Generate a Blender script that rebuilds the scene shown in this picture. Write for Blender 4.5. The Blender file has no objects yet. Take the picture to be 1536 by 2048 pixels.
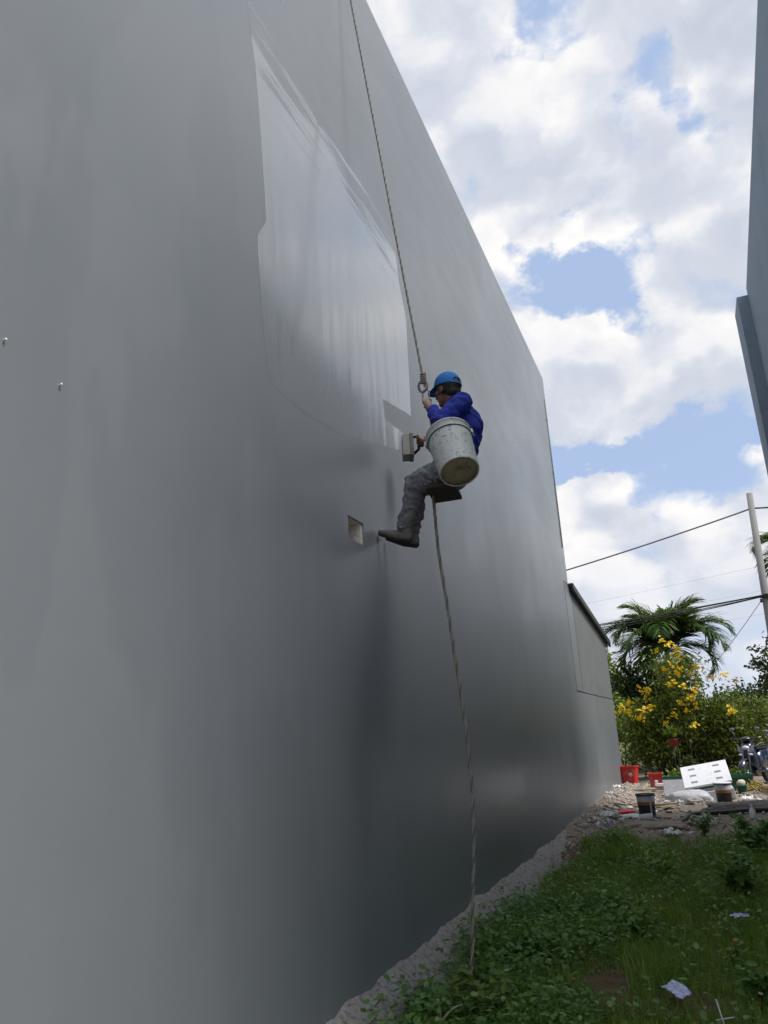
import bpy, bmesh, math, random
import numpy as np
from mathutils import Vector, Matrix, noise as mnoise

rng = np.random.default_rng(7)
random.seed(7)
sc = bpy.context.scene
C = sc.collection
R = math.radians

# ------------------------------------------------------------------ camera
cam_d = bpy.data.cameras.new('camera')
cam = bpy.data.objects.new('camera', cam_d)
C.objects.link(cam)
cam_d.sensor_fit = 'VERTICAL'
cam_d.sensor_height = 24.0
cam_d.lens = 24.0 * 1540.0 / 2048.0
cam_d.clip_start = 0.05
cam_d.clip_end = 5000.0
cam.matrix_world = Matrix(((0.92732047, 0.15257735, 0.34175561, 0.0),
                           (0.37034675, -0.24223938, -0.89675156, 0.0),
                           (-0.05403731, 0.95814416, -0.28114007, 1.5),
                           (0, 0, 0, 1)))
sc.camera = cam

# ------------------------------------------------------------------ node helper
class NT:
    def __init__(s, tree):
        s.t = tree
    def n(s, kind, **kw):
        nd = s.t.nodes.new(kind)
        for k, v in kw.items():
            setattr(nd, k, v)
        return nd
    def put(s, sock, v):
        if v is None:
            return
        if hasattr(v, 'is_output'):
            s.t.links.new(v, sock)
        else:
            if isinstance(v, (tuple, list)) and len(v) == 3 and sock.type == 'RGBA':
                v = (*v, 1.0)
            sock.default_value = v
    def math(s, op, a, b=None, c=None, clamp=False):
        nd = s.n('ShaderNodeMath', operation=op, use_clamp=clamp)
        for i, v in enumerate((a, b, c)):
            s.put(nd.inputs[i], v)
        return nd.outputs[0]
    def vec(s, op, a, b=None, out=0):
        nd = s.n('ShaderNodeVectorMath', operation=op)
        s.put(nd.inputs[0], a)
        if b is not None:
            if op == 'SCALE':
                s.put(nd.inputs['Scale'], b)
            else:
                s.put(nd.inputs[1], b)
        return nd.outputs['Value'] if op in ('LENGTH', 'DOT_PRODUCT', 'DISTANCE') else nd.outputs[0]
    def noise(s, v, scale, detail=4, rough=0.5, dist=0.0, out='Fac'):
        nd = s.n('ShaderNodeTexNoise')
        s.put(nd.inputs['Vector'], v)
        nd.inputs['Scale'].default_value = scale
        nd.inputs['Detail'].default_value = detail
        nd.inputs['Roughness'].default_value = rough
        nd.inputs['Distortion'].default_value = dist
        return nd.outputs[out]
    def map(s, v, scale=(1, 1, 1), loc=(0, 0, 0), rot=(0, 0, 0)):
        nd = s.n('ShaderNodeMapping')
        s.put(nd.inputs['Vector'], v)
        nd.inputs['Scale'].default_value = scale
        nd.inputs['Location'].default_value = loc
        nd.inputs['Rotation'].default_value = rot
        return nd.outputs[0]
    def ss(s, v, a, b, lo=0.0, hi=1.0):
        nd = s.n('ShaderNodeMapRange', interpolation_type='SMOOTHSTEP')
        s.put(nd.inputs['Value'], v)
        s.put(nd.inputs['From Min'], a)
        s.put(nd.inputs['From Max'], b)
        s.put(nd.inputs['To Min'], lo)
        s.put(nd.inputs['To Max'], hi)
        return nd.outputs['Result']
    def mix(s, f, a, b):
        nd = s.n('ShaderNodeMix', data_type='RGBA')
        s.put(nd.inputs[0], f)
        s.put(nd.inputs[6], a)
        s.put(nd.inputs[7], b)
        return nd.outputs[2]
    def ramp(s, f, stops):
        nd = s.n('ShaderNodeValToRGB')
        s.put(nd.inputs[0], f)
        e = nd.color_ramp.elements
        while len(e) < len(stops):
            e.new(0.5)
        for i, (p, c) in enumerate(stops):
            e[i].position = p
            e[i].color = (*c, 1.0) if len(c) == 3 else c
        return nd.outputs[0]

# ------------------------------------------------------------------ world: blue sky with broken cumulus
SUN_DIR = Vector((1.0, -0.12, 1.60)).normalized()     # towards the sun
sun_el = math.asin(SUN_DIR.z)
sun_az = math.atan2(SUN_DIR.x, SUN_DIR.y)
w = bpy.data.worlds.new('World')
sc.world = w
w.use_nodes = True
w.node_tree.nodes.clear()
g = NT(w.node_tree)
sky = g.n('ShaderNodeTexSky', sky_type='NISHITA')
sky.sun_disc = False
sky.sun_elevation = sun_el
sky.sun_rotation = sun_az
sky.air_density = 1.0
sky.dust_density = 1.6
sky.ozone_density = 1.2
tc = g.n('ShaderNodeTexCoord')
D = g.vec('NORMALIZE', tc.outputs['Generated'])
Dm = g.map(D, scale=(1, 1, 1.30), loc=(0.31, 0.12, 0.07))
warp = g.vec('SCALE', g.vec('SUBTRACT', g.noise(Dm, 6.0, 5, 0.55, out='Color'), (0.5, 0.5, 0.5)), 0.14)
V1 = g.vec('ADD', Dm, warp)
V2 = g.vec('ADD', V1, (0.020, -0.012, 0.045))
def puff(v, scale, smooth):
    nd = g.n('ShaderNodeTexVoronoi', feature='F1')
    g.put(nd.inputs['Vector'], v)
    nd.inputs['Scale'].default_value = scale
    return g.math('SUBTRACT', 0.5, nd.outputs['Distance'])
def cloud_field(v):
    big = g.noise(v, 2.6, 2, 0.5)
    fine = g.noise(v, 8.0, 6, 0.55)
    f = g.math('ADD', g.math('MULTIPLY', big, 0.60), g.math('MULTIPLY', fine, 0.32))
    f = g.math('ADD', f, g.math('MULTIPLY', puff(v, 6.0, 0.5), 0.30))
    f = g.math('ADD', f, g.math('MULTIPLY', puff(v, 15.0, 0.4), 0.14))
    return g.math('ADD', f, 0.04)
F1 = cloud_field(V1)
F2 = cloud_field(V2)
DW = g.vec('ADD', D, g.vec('SCALE', g.vec('SUBTRACT', g.noise(Dm, 9.0, 5, 0.62, out='Color'), (0.5, 0.5, 0.5)), 0.17))
bias = None
for c, sx, sz, amp in [
        ((-0.050, 0.682, 0.729), 0.050, 0.060, -0.20),
        ((-0.055, 0.851, 0.522), 0.080, 0.050, -0.24),
        ((0.076, 0.733, 0.676), 0.035, 0.070, -0.14),
        ((0.097, 0.778, 0.621), 0.045, 0.050, -0.13),
        ((-0.010, 0.945, 0.328), 0.240, 0.022, -0.24),
        ((0.060, 0.958, 0.285), 0.090, 0.040, -0.14),
        ((-0.085, 0.958, 0.270), 0.055, 0.055, 0.24),
        ((-0.045, 0.804, 0.593), 0.15, 0.055, 0.12),
        ((-0.020, 0.905, 0.425), 0.20, 0.060, 0.12),
        ((0.13, 0.726, 0.677), 0.050, 0.120, 0.10)]:
    dv = g.vec('DIVIDE', g.vec('SUBTRACT', DW, c), (sx, 10.0, sz))
    b = g.ss(g.vec('LENGTH', dv), 1.45, 0.15, 0.0, amp * 0.88)
    bias = b if bias is None else g.math('ADD', bias, b)
dens = g.math('ADD', g.math('SUBTRACT', F1, 0.388), bias)
alpha = g.ss(dens, -0.045, 0.085)
lit = g.ss(g.math('SUBTRACT', F1, F2), -0.10, 0.115)
thick = g.ss(dens, 0.04, 0.30)
el = g.vec('DOT_PRODUCT', D, (0, 0, 1))
shade = g.math('ADD', g.math('MULTIPLY', lit, 0.80), g.math('MULTIPLY', g.math('SUBTRACT', 1.0, thick), 0.26), clamp=True)
CL = 0.93 / 0.10
ccol = g.ramp(shade, [(0.0, (0.45 * CL, 0.49 * CL, 0.575 * CL)), (0.5, (0.58 * CL, 0.605 * CL, 0.665 * CL)), (1.0, (0.80 * CL, 0.785 * CL, 0.775 * CL))])
hazec = (0.56 * CL, 0.60 * CL, 0.69 * CL)
skyc = g.mix(0.80, sky.outputs[0], (0.37 * CL, 0.48 * CL, 0.69 * CL))       # thin high veil
col = g.mix(alpha, skyc, ccol)
low = g.ss(el, 0.26, 0.03, 0.0, 0.75)
col = g.mix(low, col, hazec)
below = g.ss(el, 0.0, -0.05)
col = g.mix(below, col, (0.12 * CL, 0.12 * CL, 0.11 * CL))
bg = g.n('ShaderNodeBackground')
g.put(bg.inputs[0], col)
bg.inputs[1].default_value = 0.10
out = g.n('ShaderNodeOutputWorld')
w.node_tree.links.new(bg.outputs[0], out.inputs[0])
w.cycles.sampling_method = 'MANUAL'
w.cycles.sample_map_resolution = 512

# ------------------------------------------------------------------ sun (veiled by thin cloud: soft) and exposure
sl = bpy.data.lights.new('sun', 'SUN')
sl.energy = 3.4
sl.angle = R(22)
sl.color = (1.0, 0.975, 0.94)
so = bpy.data.objects.new('sun', sl)
C.objects.link(so)
so.rotation_euler = SUN_DIR.to_track_quat('Z', 'Y').to_euler()
sc.view_settings.view_transform = 'Standard'
sc.view_settings.look = 'None'
sc.view_settings.exposure = 0.45
sc.view_settings.gamma = 1.0
sc.view_settings.use_curve_mapping = False
sc.cycles.max_bounces = 5
sc.cycles.use_adaptive_sampling = True
sc.cycles.adaptive_threshold = 0.02
sc.cycles.use_denoising = True

# ------------------------------------------------------------------ object helpers
def props(o, label=None, cat=None, group=None, kind=None):
    if label: o['label'] = label
    if cat: o['category'] = cat
    if group: o['group'] = group
    if kind: o['kind'] = kind
    return o

def empty(name, loc, label, cat, group=None, rz=0.0):
    o = bpy.data.objects.new(name, None)
    C.objects.link(o)
    o.location = loc
    o.rotation_euler = (0, 0, rz)
    o.empty_display_size = 0.1
    return props(o, label, cat, group)

def link(name, me, mat, parent=None, loc=(0, 0, 0), rot=(0, 0, 0), smooth=False):
    o = bpy.data.objects.new(name, me)
    C.objects.link(o)
    if mat is not None:
        mats = mat if isinstance(mat, (list, tuple)) else [mat]
        if not me.materials:
            for m in mats:
                me.materials.append(m)
    o.parent = parent
    o.location = loc
    o.rotation_euler = rot
    if smooth:
        me.polygons.foreach_set('use_smooth', [True] * len(me.polygons))
    return o

def npmesh(name, V, F):
    """V (n,3); F list of integer arrays (m,k)"""
    if not isinstance(F, list):
        F = [F]
    me = bpy.data.meshes.new(name)
    V = np.asarray(V, dtype=np.float32)
    me.vertices.add(len(V))
    me.vertices.foreach_set('co', V.ravel())
    loops = np.concatenate([f.ravel() for f in F]).astype(np.int32)
    tot = np.concatenate([np.full(len(f), f.shape[1]) for f in F]).astype(np.int32)
    start = np.concatenate([[0], np.cumsum(tot)[:-1]]).astype(np.int32)
    me.loops.add(len(loops))
    me.loops.foreach_set('vertex_index', loops)
    me.polygons.add(len(tot))
    me.polygons.foreach_set('loop_start', start)
    me.polygons.foreach_set('loop_total', tot)
    me.update(calc_edges=True)
    me.validate()
    return me

class MB:
    """collects shapes into one mesh"""
    def __init__(s):
        s.v, s.f, s.m, s.sm = [], [], [], []
        s.mi = 0
    def add(s, vs, fs, smooth=False, M=None):
        o = len(s.v)
        for p in vs:
            s.v.append(tuple(M @ Vector(p)) if M is not None else tuple(p))
        for f in fs:
            s.f.append([i + o for i in f]); s.m.append(s.mi); s.sm.append(smooth)
        return s
    def box(s, lo, hi, M=None, b=0.0):
        if b > 0:
            bm = bmesh.new()
            bmesh.ops.create_cube(bm, size=1.0)
            for v in bm.verts:
                v.co = Vector(((lo[i] + hi[i]) / 2 + v.co[i] * (hi[i] - lo[i]) for i in range(3)))
            bmesh.ops.bevel(bm, geom=bm.edges[:], offset=b, segments=2, affect='EDGES', profile=0.6)
            bm.verts.index_update()
            s.add([v.co.copy() for v in bm.verts], [[v.index for v in f.verts] for f in bm.faces], False, M)
            bm.free()
            return s
        (x0, y0, z0), (x1, y1, z1) = lo, hi
        vs = [(x0, y0, z0), (x1, y0, z0), (x1, y1, z0), (x0, y1, z0), (x0, y0, z1), (x1, y0, z1), (x1, y1, z1), (x0, y1, z1)]
        fs = [(0, 3, 2, 1), (4, 5, 6, 7), (0, 1, 5, 4), (1, 2, 6, 5), (2, 3, 7, 6), (3, 0, 4, 7)]
        return s.add(vs, fs, False, M)
    def tube(s, pts, rad, n=8, cap=True, M=None, smooth=True, closed=False):
        pts = [Vector(p) for p in pts]
        k = len(pts)
        if not hasattr(rad, '__len__'):
            rad = [rad] * k
        tang = []
        for i in range(k):
            a = pts[(i - 1) % k] if (i > 0 or closed) else pts[i]
            b = pts[(i + 1) % k] if (i < k - 1 or closed) else pts[i]
            tang.append((b - a).normalized())
        up = Vector((0, 0, 1)) if abs(tang[0].z) < 0.9 else Vector((1, 0, 0))
        nrm = (up - tang[0] * up.dot(tang[0])).normalized()
        vs = []
        for i in range(k):
            t = tang[i]
            nrm = (nrm - t * nrm.dot(t))
            nrm = nrm.normalized() if nrm.length > 1e-6 else t.orthogonal().normalized()
            bi = t.cross(nrm)
            for j in range(n):
                a = 2 * math.pi * j / n
                vs.append(pts[i] + (nrm * math.cos(a) + bi * math.sin(a)) * rad[i])
        fs = []
        for i in range(k if closed else k - 1):
            i2 = (i + 1) % k
            for j in range(n):
                fs.append((i * n + j, i * n + (j + 1) % n, i2 * n + (j + 1) % n, i2 * n + j))
        if cap and not closed:
            fs.append(tuple(range(n - 1, -1, -1)))
            fs.append(tuple((k - 1) * n + j for j in range(n)))
        return s.add(vs, fs, smooth, M)
    def lathe(s, prof, n=24, M=None, smooth=True):
        vs, fs = [], []
        k = len(prof)
        for r, z in prof:
            for j in range(n):
                a = 2 * math.pi * j / n
                vs.append((r * math.cos(a), r * math.sin(a), z))
        for i in range(k - 1):
            for j in range(n):
                fs.append((i * n + j, i * n + (j + 1) % n, (i + 1) * n + (j + 1) % n, (i + 1) * n + j))
        return s.add(vs, fs, smooth, M)
    def prism(s, poly, h, M=None):
        """poly in xy, extruded along z by h"""
        n = len(poly)
        vs = [(x, y, 0) for x, y in poly] + [(x, y, h) for x, y in poly]
        fs = [tuple(range(n - 1, -1, -1)), tuple(range(n, 2 * n))]
        fs += [(i, (i + 1) % n, n + (i + 1) % n, n + i) for i in range(n)]
        return s.add(vs, fs, False, M)
    def ball(s, c, r, n=10, M=None):
        r = (r, r, r) if not hasattr(r, '__len__') else r
        k = max(5, n // 2 + 1)
        vs, fs = [], []
        for i in range(k):
            th = math.pi * (i + 0.001) / (k - 1 + 0.002)
            for j in range(n):
                a = 2 * math.pi * j / n
                vs.append((c[0] + r[0] * math.sin(th) * math.cos(a), c[1] + r[1] * math.sin(th) * math.sin(a), c[2] - r[2] * math.cos(th)))
        for i in range(k - 1):
            for j in range(n):
                fs.append((i * n + j, i * n + (j + 1) % n, (i + 1) * n + (j + 1) % n, (i + 1) * n + j))
        fs.append(tuple(range(n - 1, -1, -1)))
        fs.append(tuple((k - 1) * n + j for j in range(n)))
        return s.add(vs, fs, True, M)
    def mesh(s, name='mesh'):
        me = bpy.data.meshes.new(name)
        me.from_pydata([tuple(p) for p in s.v], [], s.f)
        me.polygons.foreach_set('material_index', s.m)
        me.polygons.foreach_set('use_smooth', s.sm)
        me.update()
        return me
    def build(s, name, mat, parent=None, loc=(0, 0, 0), rot=(0, 0, 0)):
        return link(name, s.mesh(name), mat, parent, loc, rot)

def copy_tree(o, parent=None):
    c = o.copy()
    C.objects.link(c)
    if parent is not None:
        c.parent = parent
    for ch in list(o.children):
        copy_tree(ch, c)
    return c

def fbm(x, y, z=0.0, oct=4):
    return mnoise.fractal(Vector((x, y, z)), 1.0, 2.0, oct)

# ------------------------------------------------------------------ materials
def mat(name):
    m = bpy.data.materials.new(name)
    m.use_nodes = True
    t = m.node_tree
    return m, NT(t), t.nodes['Principled BSDF']

def simple(name, col, rough=0.5, var=0.12, scale=9.0, metal=0.0, dirt=None, dirt_amt=0.35, bump=0.0, bscale=60.0, spec=0.5, coat=0.0, trans=0.0):
    m, g, p = mat(name)
    tc = g.n('ShaderNodeTexCoord').outputs['Object']
    nz = g.noise(tc, scale, 5, 0.6)
    lo = tuple(c * (1 - var) for c in col)
    hi = tuple(min(1, c * (1 + var)) for c in col)
    c = g.mix(nz, lo, hi)
    if dirt is not None:
        d = g.ss(g.noise(tc, scale * 2.3, 6, 0.65), 0.48, 0.66, 0.0, dirt_amt)
        c = g.mix(d, c, dirt)
    g.put(p.inputs['Base Color'], c)
    g.put(p.inputs['Roughness'], g.ss(nz, 0.25, 0.75, max(0.03, rough - 0.08), min(1, rough + 0.08)))
    p.inputs['Metallic'].default_value = metal
    p.inputs['Specular IOR Level'].default_value = spec
    if coat: p.inputs['Coat Weight'].default_value = coat
    if trans: p.inputs['Transmission Weight'].default_value = trans
    if bump:
        b = g.n('ShaderNodeBump')
        b.inputs['Strength'].default_value = bump
        b.inputs['Distance'].default_value = 0.01
        g.put(b.inputs['Height'], g.noise(tc, bscale, 4, 0.6))
        g.put(p.inputs['Normal'], b.outputs[0])
    return m

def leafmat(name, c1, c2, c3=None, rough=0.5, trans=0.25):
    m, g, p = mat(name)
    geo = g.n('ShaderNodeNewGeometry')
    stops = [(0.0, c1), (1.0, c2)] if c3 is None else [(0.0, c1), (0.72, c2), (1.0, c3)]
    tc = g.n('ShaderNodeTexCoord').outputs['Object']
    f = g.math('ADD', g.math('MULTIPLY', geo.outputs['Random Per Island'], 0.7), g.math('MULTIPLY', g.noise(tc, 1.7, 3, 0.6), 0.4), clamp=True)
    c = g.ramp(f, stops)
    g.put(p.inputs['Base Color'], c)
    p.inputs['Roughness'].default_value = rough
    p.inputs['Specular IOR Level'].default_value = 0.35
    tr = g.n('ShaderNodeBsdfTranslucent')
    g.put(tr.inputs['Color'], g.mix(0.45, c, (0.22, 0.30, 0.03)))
    mx = g.n('ShaderNodeMixShader')
    mx.inputs[0].default_value = trans
    g.t.links.new(p.outputs[0], mx.inputs[1])
    g.t.links.new(tr.outputs[0], mx.inputs[2])
    g.t.links.new(mx.outputs[0], g.t.nodes['Material Output'].inputs[0])
    return m

def paint_material(name, fresh):
    """grey satin exterior paint rolled on plaster; 'fresh' = still wet, glossier; bare cement below the ragged lower edge"""
    m, g, p = mat(name)
    co = g.n('ShaderNodeTexCoord').outputs['Object']
    sep = g.n('ShaderNodeSeparateXYZ')
    g.put(sep.inputs[0], co)
    upm = g.ss(g.math('ADD', sep.outputs[2], g.noise(co, 0.7, 2, 0.5)), 3.6, 6.2)
    vert = g.noise(g.map(co, scale=(1, 1.5, 0.22)), 2.0, 5, 0.62)                    # up-and-down roller passes low on the wall
    hori = g.noise(g.map(co, scale=(1, 0.22, 1.5), loc=(0, 3, 1)), 2.0, 6, 0.62)      # long side strokes higher up
    st = g.mix(upm, vert, hori)
    cloudy = g.noise(co, 0.55, 5, 0.6)
    lap = g.noise(g.map(co, scale=(1, 1.6, 0.5), loc=(0, 7, 2)), 0.8, 4, 0.5)
    lapm = g.ss(lap, 0.49, 0.53)                                                    # edge of the second coat
    grain = g.noise(co, 190.0, 3, 0.6)
    trowel = g.noise(co, 3.2, 3, 0.5)
    base = g.mix(st, (0.168, 0.187, 0.204), (0.186, 0.204, 0.220))
    base = g.mix(g.ss(cloudy, 0.35, 0.7, 0.0, 0.5), base, (0.203, 0.219, 0.230))
    base = g.mix(g.math('MULTIPLY', lapm, 0.30), base, (0.150, 0.166, 0.180))
    speck = g.ss(g.noise(co, 34.0, 5, 0.7), 0.73, 0.77, 0.0, 0.25)
    base = g.mix(speck, base, (0.36, 0.37, 0.37))
    r = g.math('ADD', g.math('MULTIPLY', g.ss(st, 0.3, 0.7, -0.035, 0.035), g.math('ADD', 0.25, g.math('MULTIPLY', upm, 0.75))), g.ss(cloudy, 0.3, 0.7, -0.05, 0.05))
    r = g.math('SUBTRACT', r, g.math('MULTIPLY', lapm, 0.02))
    dry = g.math('ADD', r, 0.36)
    spec = 0.66
    if fresh:
        # strokes thin out towards the top and towards the lower edge, where the coat goes back to dry
        hs = g.noise(g.map(co, scale=(1, 0.30, 3.6), loc=(0, 1, 2)), 2.4, 7, 0.64)
        vs_ = g.noise(g.map(co, scale=(1, 4.5, 0.5), loc=(0, 5, 2)), 2.0, 6, 0.6)
        t1 = g.ss(g.math('ADD', g.ss(sep.outputs[2], 5.0, 7.3, -0.30, 0.42), hs), 0.44, 0.60)
        t2 = g.ss(g.math('ADD', g.ss(sep.outputs[2], 4.75, 3.55, -0.42, 0.30), vs_), 0.36, 0.74)
        t3 = g.ss(g.math('ADD', g.ss(sep.outputs[1], 5.3, 6.3, -0.5, 0.0), g.math('ADD', g.ss(sep.outputs[2], 5.4, 6.4, -0.5, 0.0), hs)), 0.45, 0.58)
        thin = g.math('MAXIMUM', g.math('MAXIMUM', t1, t3), g.math('MULTIPLY', t2, 0.85))
        strk = g.mix(g.ss(sep.outputs[2], 4.7, 5.8), vs_, hs)
        wet = g.math('ADD', g.ss(strk, 0.34, 0.66, 0.0, 0.13), 0.115)
        rr_ = g.mix(thin, wet, dry)
        spec = g.mix(thin, (0.95, 0.95, 0.95), (0.66, 0.66, 0.66))
        g.put(p.inputs['Coat Weight'], g.math('MULTIPLY', g.math('SUBTRACT', 1.0, thin), 0.9))
        p.inputs['Coat IOR'].default_value = 1.65
        g.put(p.inputs['Coat Roughness'], g.math('MULTIPLY', wet, 0.85))
    else:
        rr_ = dry
    # ragged bottom edge of the paint
    edge = g.math('ADD', sep.outputs[2], g.math('MULTIPLY', g.math('SUBTRACT', g.noise(g.map(co, scale=(1, 1, 2.2)), 5.0, 6, 0.68), 0.5), 0.26))
    edge = g.math('ADD', edge, g.math('MULTIPLY', g.math('SUBTRACT', g.noise(g.map(co, loc=(0, 4, 0)), 0.5, 2, 0.5), 0.5), 0.16))
    em = g.ss(edge, 0.020, 0.036)
    cem = g.mix(g.noise(co, 14.0, 6, 0.65), (0.25, 0.23, 0.215), (0.42, 0.39, 0.365))
    g.put(p.inputs['Base Color'], g.mix(em, cem, base))
    g.put(p.inputs['Roughness'], g.math('MULTIPLY', g.mix(em, (0.9, 0.9, 0.9), rr_), 1.0, clamp=True))
    g.put(p.inputs['Specular IOR Level'], spec)
    b = g.n('ShaderNodeBump')
    b.inputs['Strength'].default_value = 0.10
    b.inputs['Distance'].default_value = 0.004
    g.put(b.inputs['Height'], grain)
    b2 = g.n('ShaderNodeBump')
    b2.inputs['Strength'].default_value = 0.05
    b2.inputs['Distance'].default_value = 0.03
    g.put(b2.inputs['Height'], trowel)
    g.t.links.new(b.outputs[0], b2.inputs['Normal'])
    g.put(p.inputs['Normal'], b2.outputs[0])
    return m

M = {}
M['paint'] = paint_material('wall_paint', False)
M['wet'] = paint_material('wet_wall_paint', True)
M['leanto'] = simple('smooth_render', (0.150, 0.160, 0.160), 0.55, 0.10, 1.2, dirt=(0.115, 0.12, 0.125), dirt_amt=0.4, bump=0.15, bscale=40)
M['rightwall'] = simple('right_wall_paint', (0.20, 0.25, 0.31), 0.8, 0.10, 0.8, dirt=(0.155, 0.19, 0.235), dirt_amt=0.5, bump=0.12, bscale=50)
M['cement'] = simple('rough_cement', (0.29, 0.272, 0.258), 0.95, 0.35, 11, dirt=(0.10, 0.09, 0.085), dirt_amt=0.8, bump=0.9, bscale=38)
M['niche'] = simple('niche_plaster', (0.55, 0.54, 0.50), 0.9, 0.15, 14, dirt=(0.3, 0.27, 0.22), dirt_amt=0.6, bump=0.5, bscale=50)
M['sheetmetal'] = simple('dark_roof_metal', (0.045, 0.05, 0.055), 0.5, 0.2, 5, metal=0.5)
M['white'] = simple('white_plastic', (0.74, 0.75, 0.77), 0.5, 0.05, 8, dirt=(0.45, 0.43, 0.40), dirt_amt=0.25)
M['foam'] = simple('white_foam', (0.66, 0.67, 0.71), 0.75, 0.06, 6, dirt=(0.50, 0.48, 0.46), dirt_amt=0.45)
M['foamside'] = simple('grimy_foam', (0.55, 0.56, 0.60), 0.8, 0.15, 8, dirt=(0.33, 0.33, 0.36), dirt_amt=0.6)
M['slot'] = simple('slot_grey', (0.20, 0.20, 0.22), 0.8, 0.1)
M['black'] = simple('black_plastic', (0.012, 0.012, 0.013), 0.45, 0.2, 8, dirt=(0.05, 0.045, 0.04), dirt_amt=0.4)
M['rubber'] = simple('tyre_rubber', (0.02, 0.02, 0.02), 0.8, 0.2, 20)
M['orange'] = simple('orange_label', (0.30, 0.11, 0.03), 0.5, 0.15, 12, dirt=(0.12, 0.06, 0.03))
M['greylabel'] = simple('pale_bucket_top', (0.42, 0.43, 0.47), 0.5, 0.12, 14, dirt=(0.7, 0.7, 0.7), dirt_amt=0.5)
M['red'] = simple('red_plastic', (0.52, 0.018, 0.016), 0.5, 0.12, 6, dirt=(0.40, 0.20, 0.16), dirt_amt=0.55)
M['green'] = simple('green_plastic', (0.012, 0.11, 0.072), 0.5, 0.15, 5, dirt=(0.10, 0.13, 0.10), dirt_amt=0.6)
M['brick'] = simple('brick', (0.24, 0.08, 0.045), 0.9, 0.25, 20, dirt=(0.35, 0.30, 0.26), bump=0.6)
M['wood'] = simple('weathered_plank', (0.36, 0.28, 0.19), 0.85, 0.25, 7, dirt=(0.20, 0.15, 0.11), bump=0.4)
M['darkwood'] = simple('dark_seat_board', (0.045, 0.038, 0.028), 0.8, 0.3, 14, dirt=(0.12, 0.11, 0.09))
M['tarp'] = simple('dusty_tarpaulin', (0.115, 0.108, 0.098), 0.85, 0.3, 7, dirt=(0.24, 0.22, 0.19), dirt_amt=0.6, bump=0.6, bscale=18)
M['plastic_sheet'] = simple('cloudy_plastic_sheet', (0.48, 0.48, 0.50), 0.4, 0.22, 7, dirt=(0.20, 0.18, 0.16), dirt_amt=0.5)
M['stone'] = simple('rubble_stone', (0.33, 0.30, 0.27), 0.95, 0.35, 6, dirt=(0.6, 0.58, 0.55), dirt_amt=0.6)
M['sand'] = simple('pale_sand', (0.23, 0.19, 0.15), 0.95, 0.3, 9, dirt=(0.45, 0.40, 0.34), dirt_amt=0.5, bump=0.8, bscale=30)
M['concrete'] = simple('concrete_pole', (0.22, 0.22, 0.215), 0.85, 0.15, 3, dirt=(0.20, 0.19, 0.18), dirt_amt=0.5, bump=0.3)
M['wire'] = simple('black_cable', (0.03, 0.03, 0.033), 0.6, 0.1)
M['greywire'] = simple('grey_wire', (0.22, 0.22, 0.24), 0.6, 0.1)
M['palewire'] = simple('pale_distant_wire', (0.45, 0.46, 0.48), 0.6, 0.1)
M['steel'] = simple('dull_steel', (0.20, 0.20, 0.19), 0.35, 0.3, 30, metal=0.8)
M['chrome'] = simple('chrome', (0.7, 0.7, 0.72), 0.18, 0.05, metal=1.0)
M['bark'] = simple('bark', (0.12, 0.095, 0.07), 0.95, 0.35, 9, bump=0.8, bscale=25)
M['bikeblack'] = simple('scooter_black', (0.012, 0.014, 0.02), 0.22, 0.1, coat=0.6)
M['bikeblue'] = simple('scooter_blue', (0.012, 0.022, 0.055), 0.22, 0.1, coat=0.6)
M['bikesilver'] = simple('scooter_silver', (0.24, 0.25, 0.28), 0.35, 0.05, metal=0.6)
M['glass'] = simple('lamp_glass', (0.65, 0.68, 0.72), 0.12, 0.05, spec=0.8)
M['bluepacket'] = simple('blue_white_packet', (0.40, 0.44, 0.72), 0.4, 0.25, 22, dirt=(0.78, 0.80, 0.86), dirt_amt=0.8)
M['paper'] = simple('scrap_paper', (0.66, 0.65, 0.63), 0.8, 0.12, 20, dirt=(0.4, 0.36, 0.31), dirt_amt=0.4)
M['dry'] = simple('dry_stalk', (0.36, 0.32, 0.22), 0.8, 0.2, 20)
M['greenwhite'] = simple('pale_stick', (0.55, 0.58, 0.56), 0.6, 0.1)
M['straw'] = simple('yellow_straw', (0.42, 0.33, 0.10), 0.9, 0.35, 18, dirt=(0.20, 0.16, 0.06))
M['cream'] = simple('cream_foam', (0.55, 0.50, 0.38), 0.8, 0.15, 14)
M['clay'] = simple('red_clay_pot', (0.26, 0.035, 0.025), 0.7, 0.15)

# rope: grey-green laid fibre
def rope_mat():
    m, g, p = mat('laid_rope')
    geo = g.n('ShaderNodeNewGeometry')
    co = g.n('ShaderNodeTexCoord').outputs['Object']
    c = g.ramp(geo.outputs['Random Per Island'], [(0.0, (0.035, 0.035, 0.03)), (0.5, (0.235, 0.235, 0.205)), (1.0, (0.38, 0.378, 0.34))])
    c = g.mix(g.ss(g.noise(co, 90, 4, 0.6), 0.45, 0.7, 0, 0.6), c, (0.11, 0.11, 0.09))
    g.put(p.inputs['Base Color'], c); p.inputs['Roughness'].default_value = 0.9
    return m
M['rope'] = rope_mat()

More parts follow.
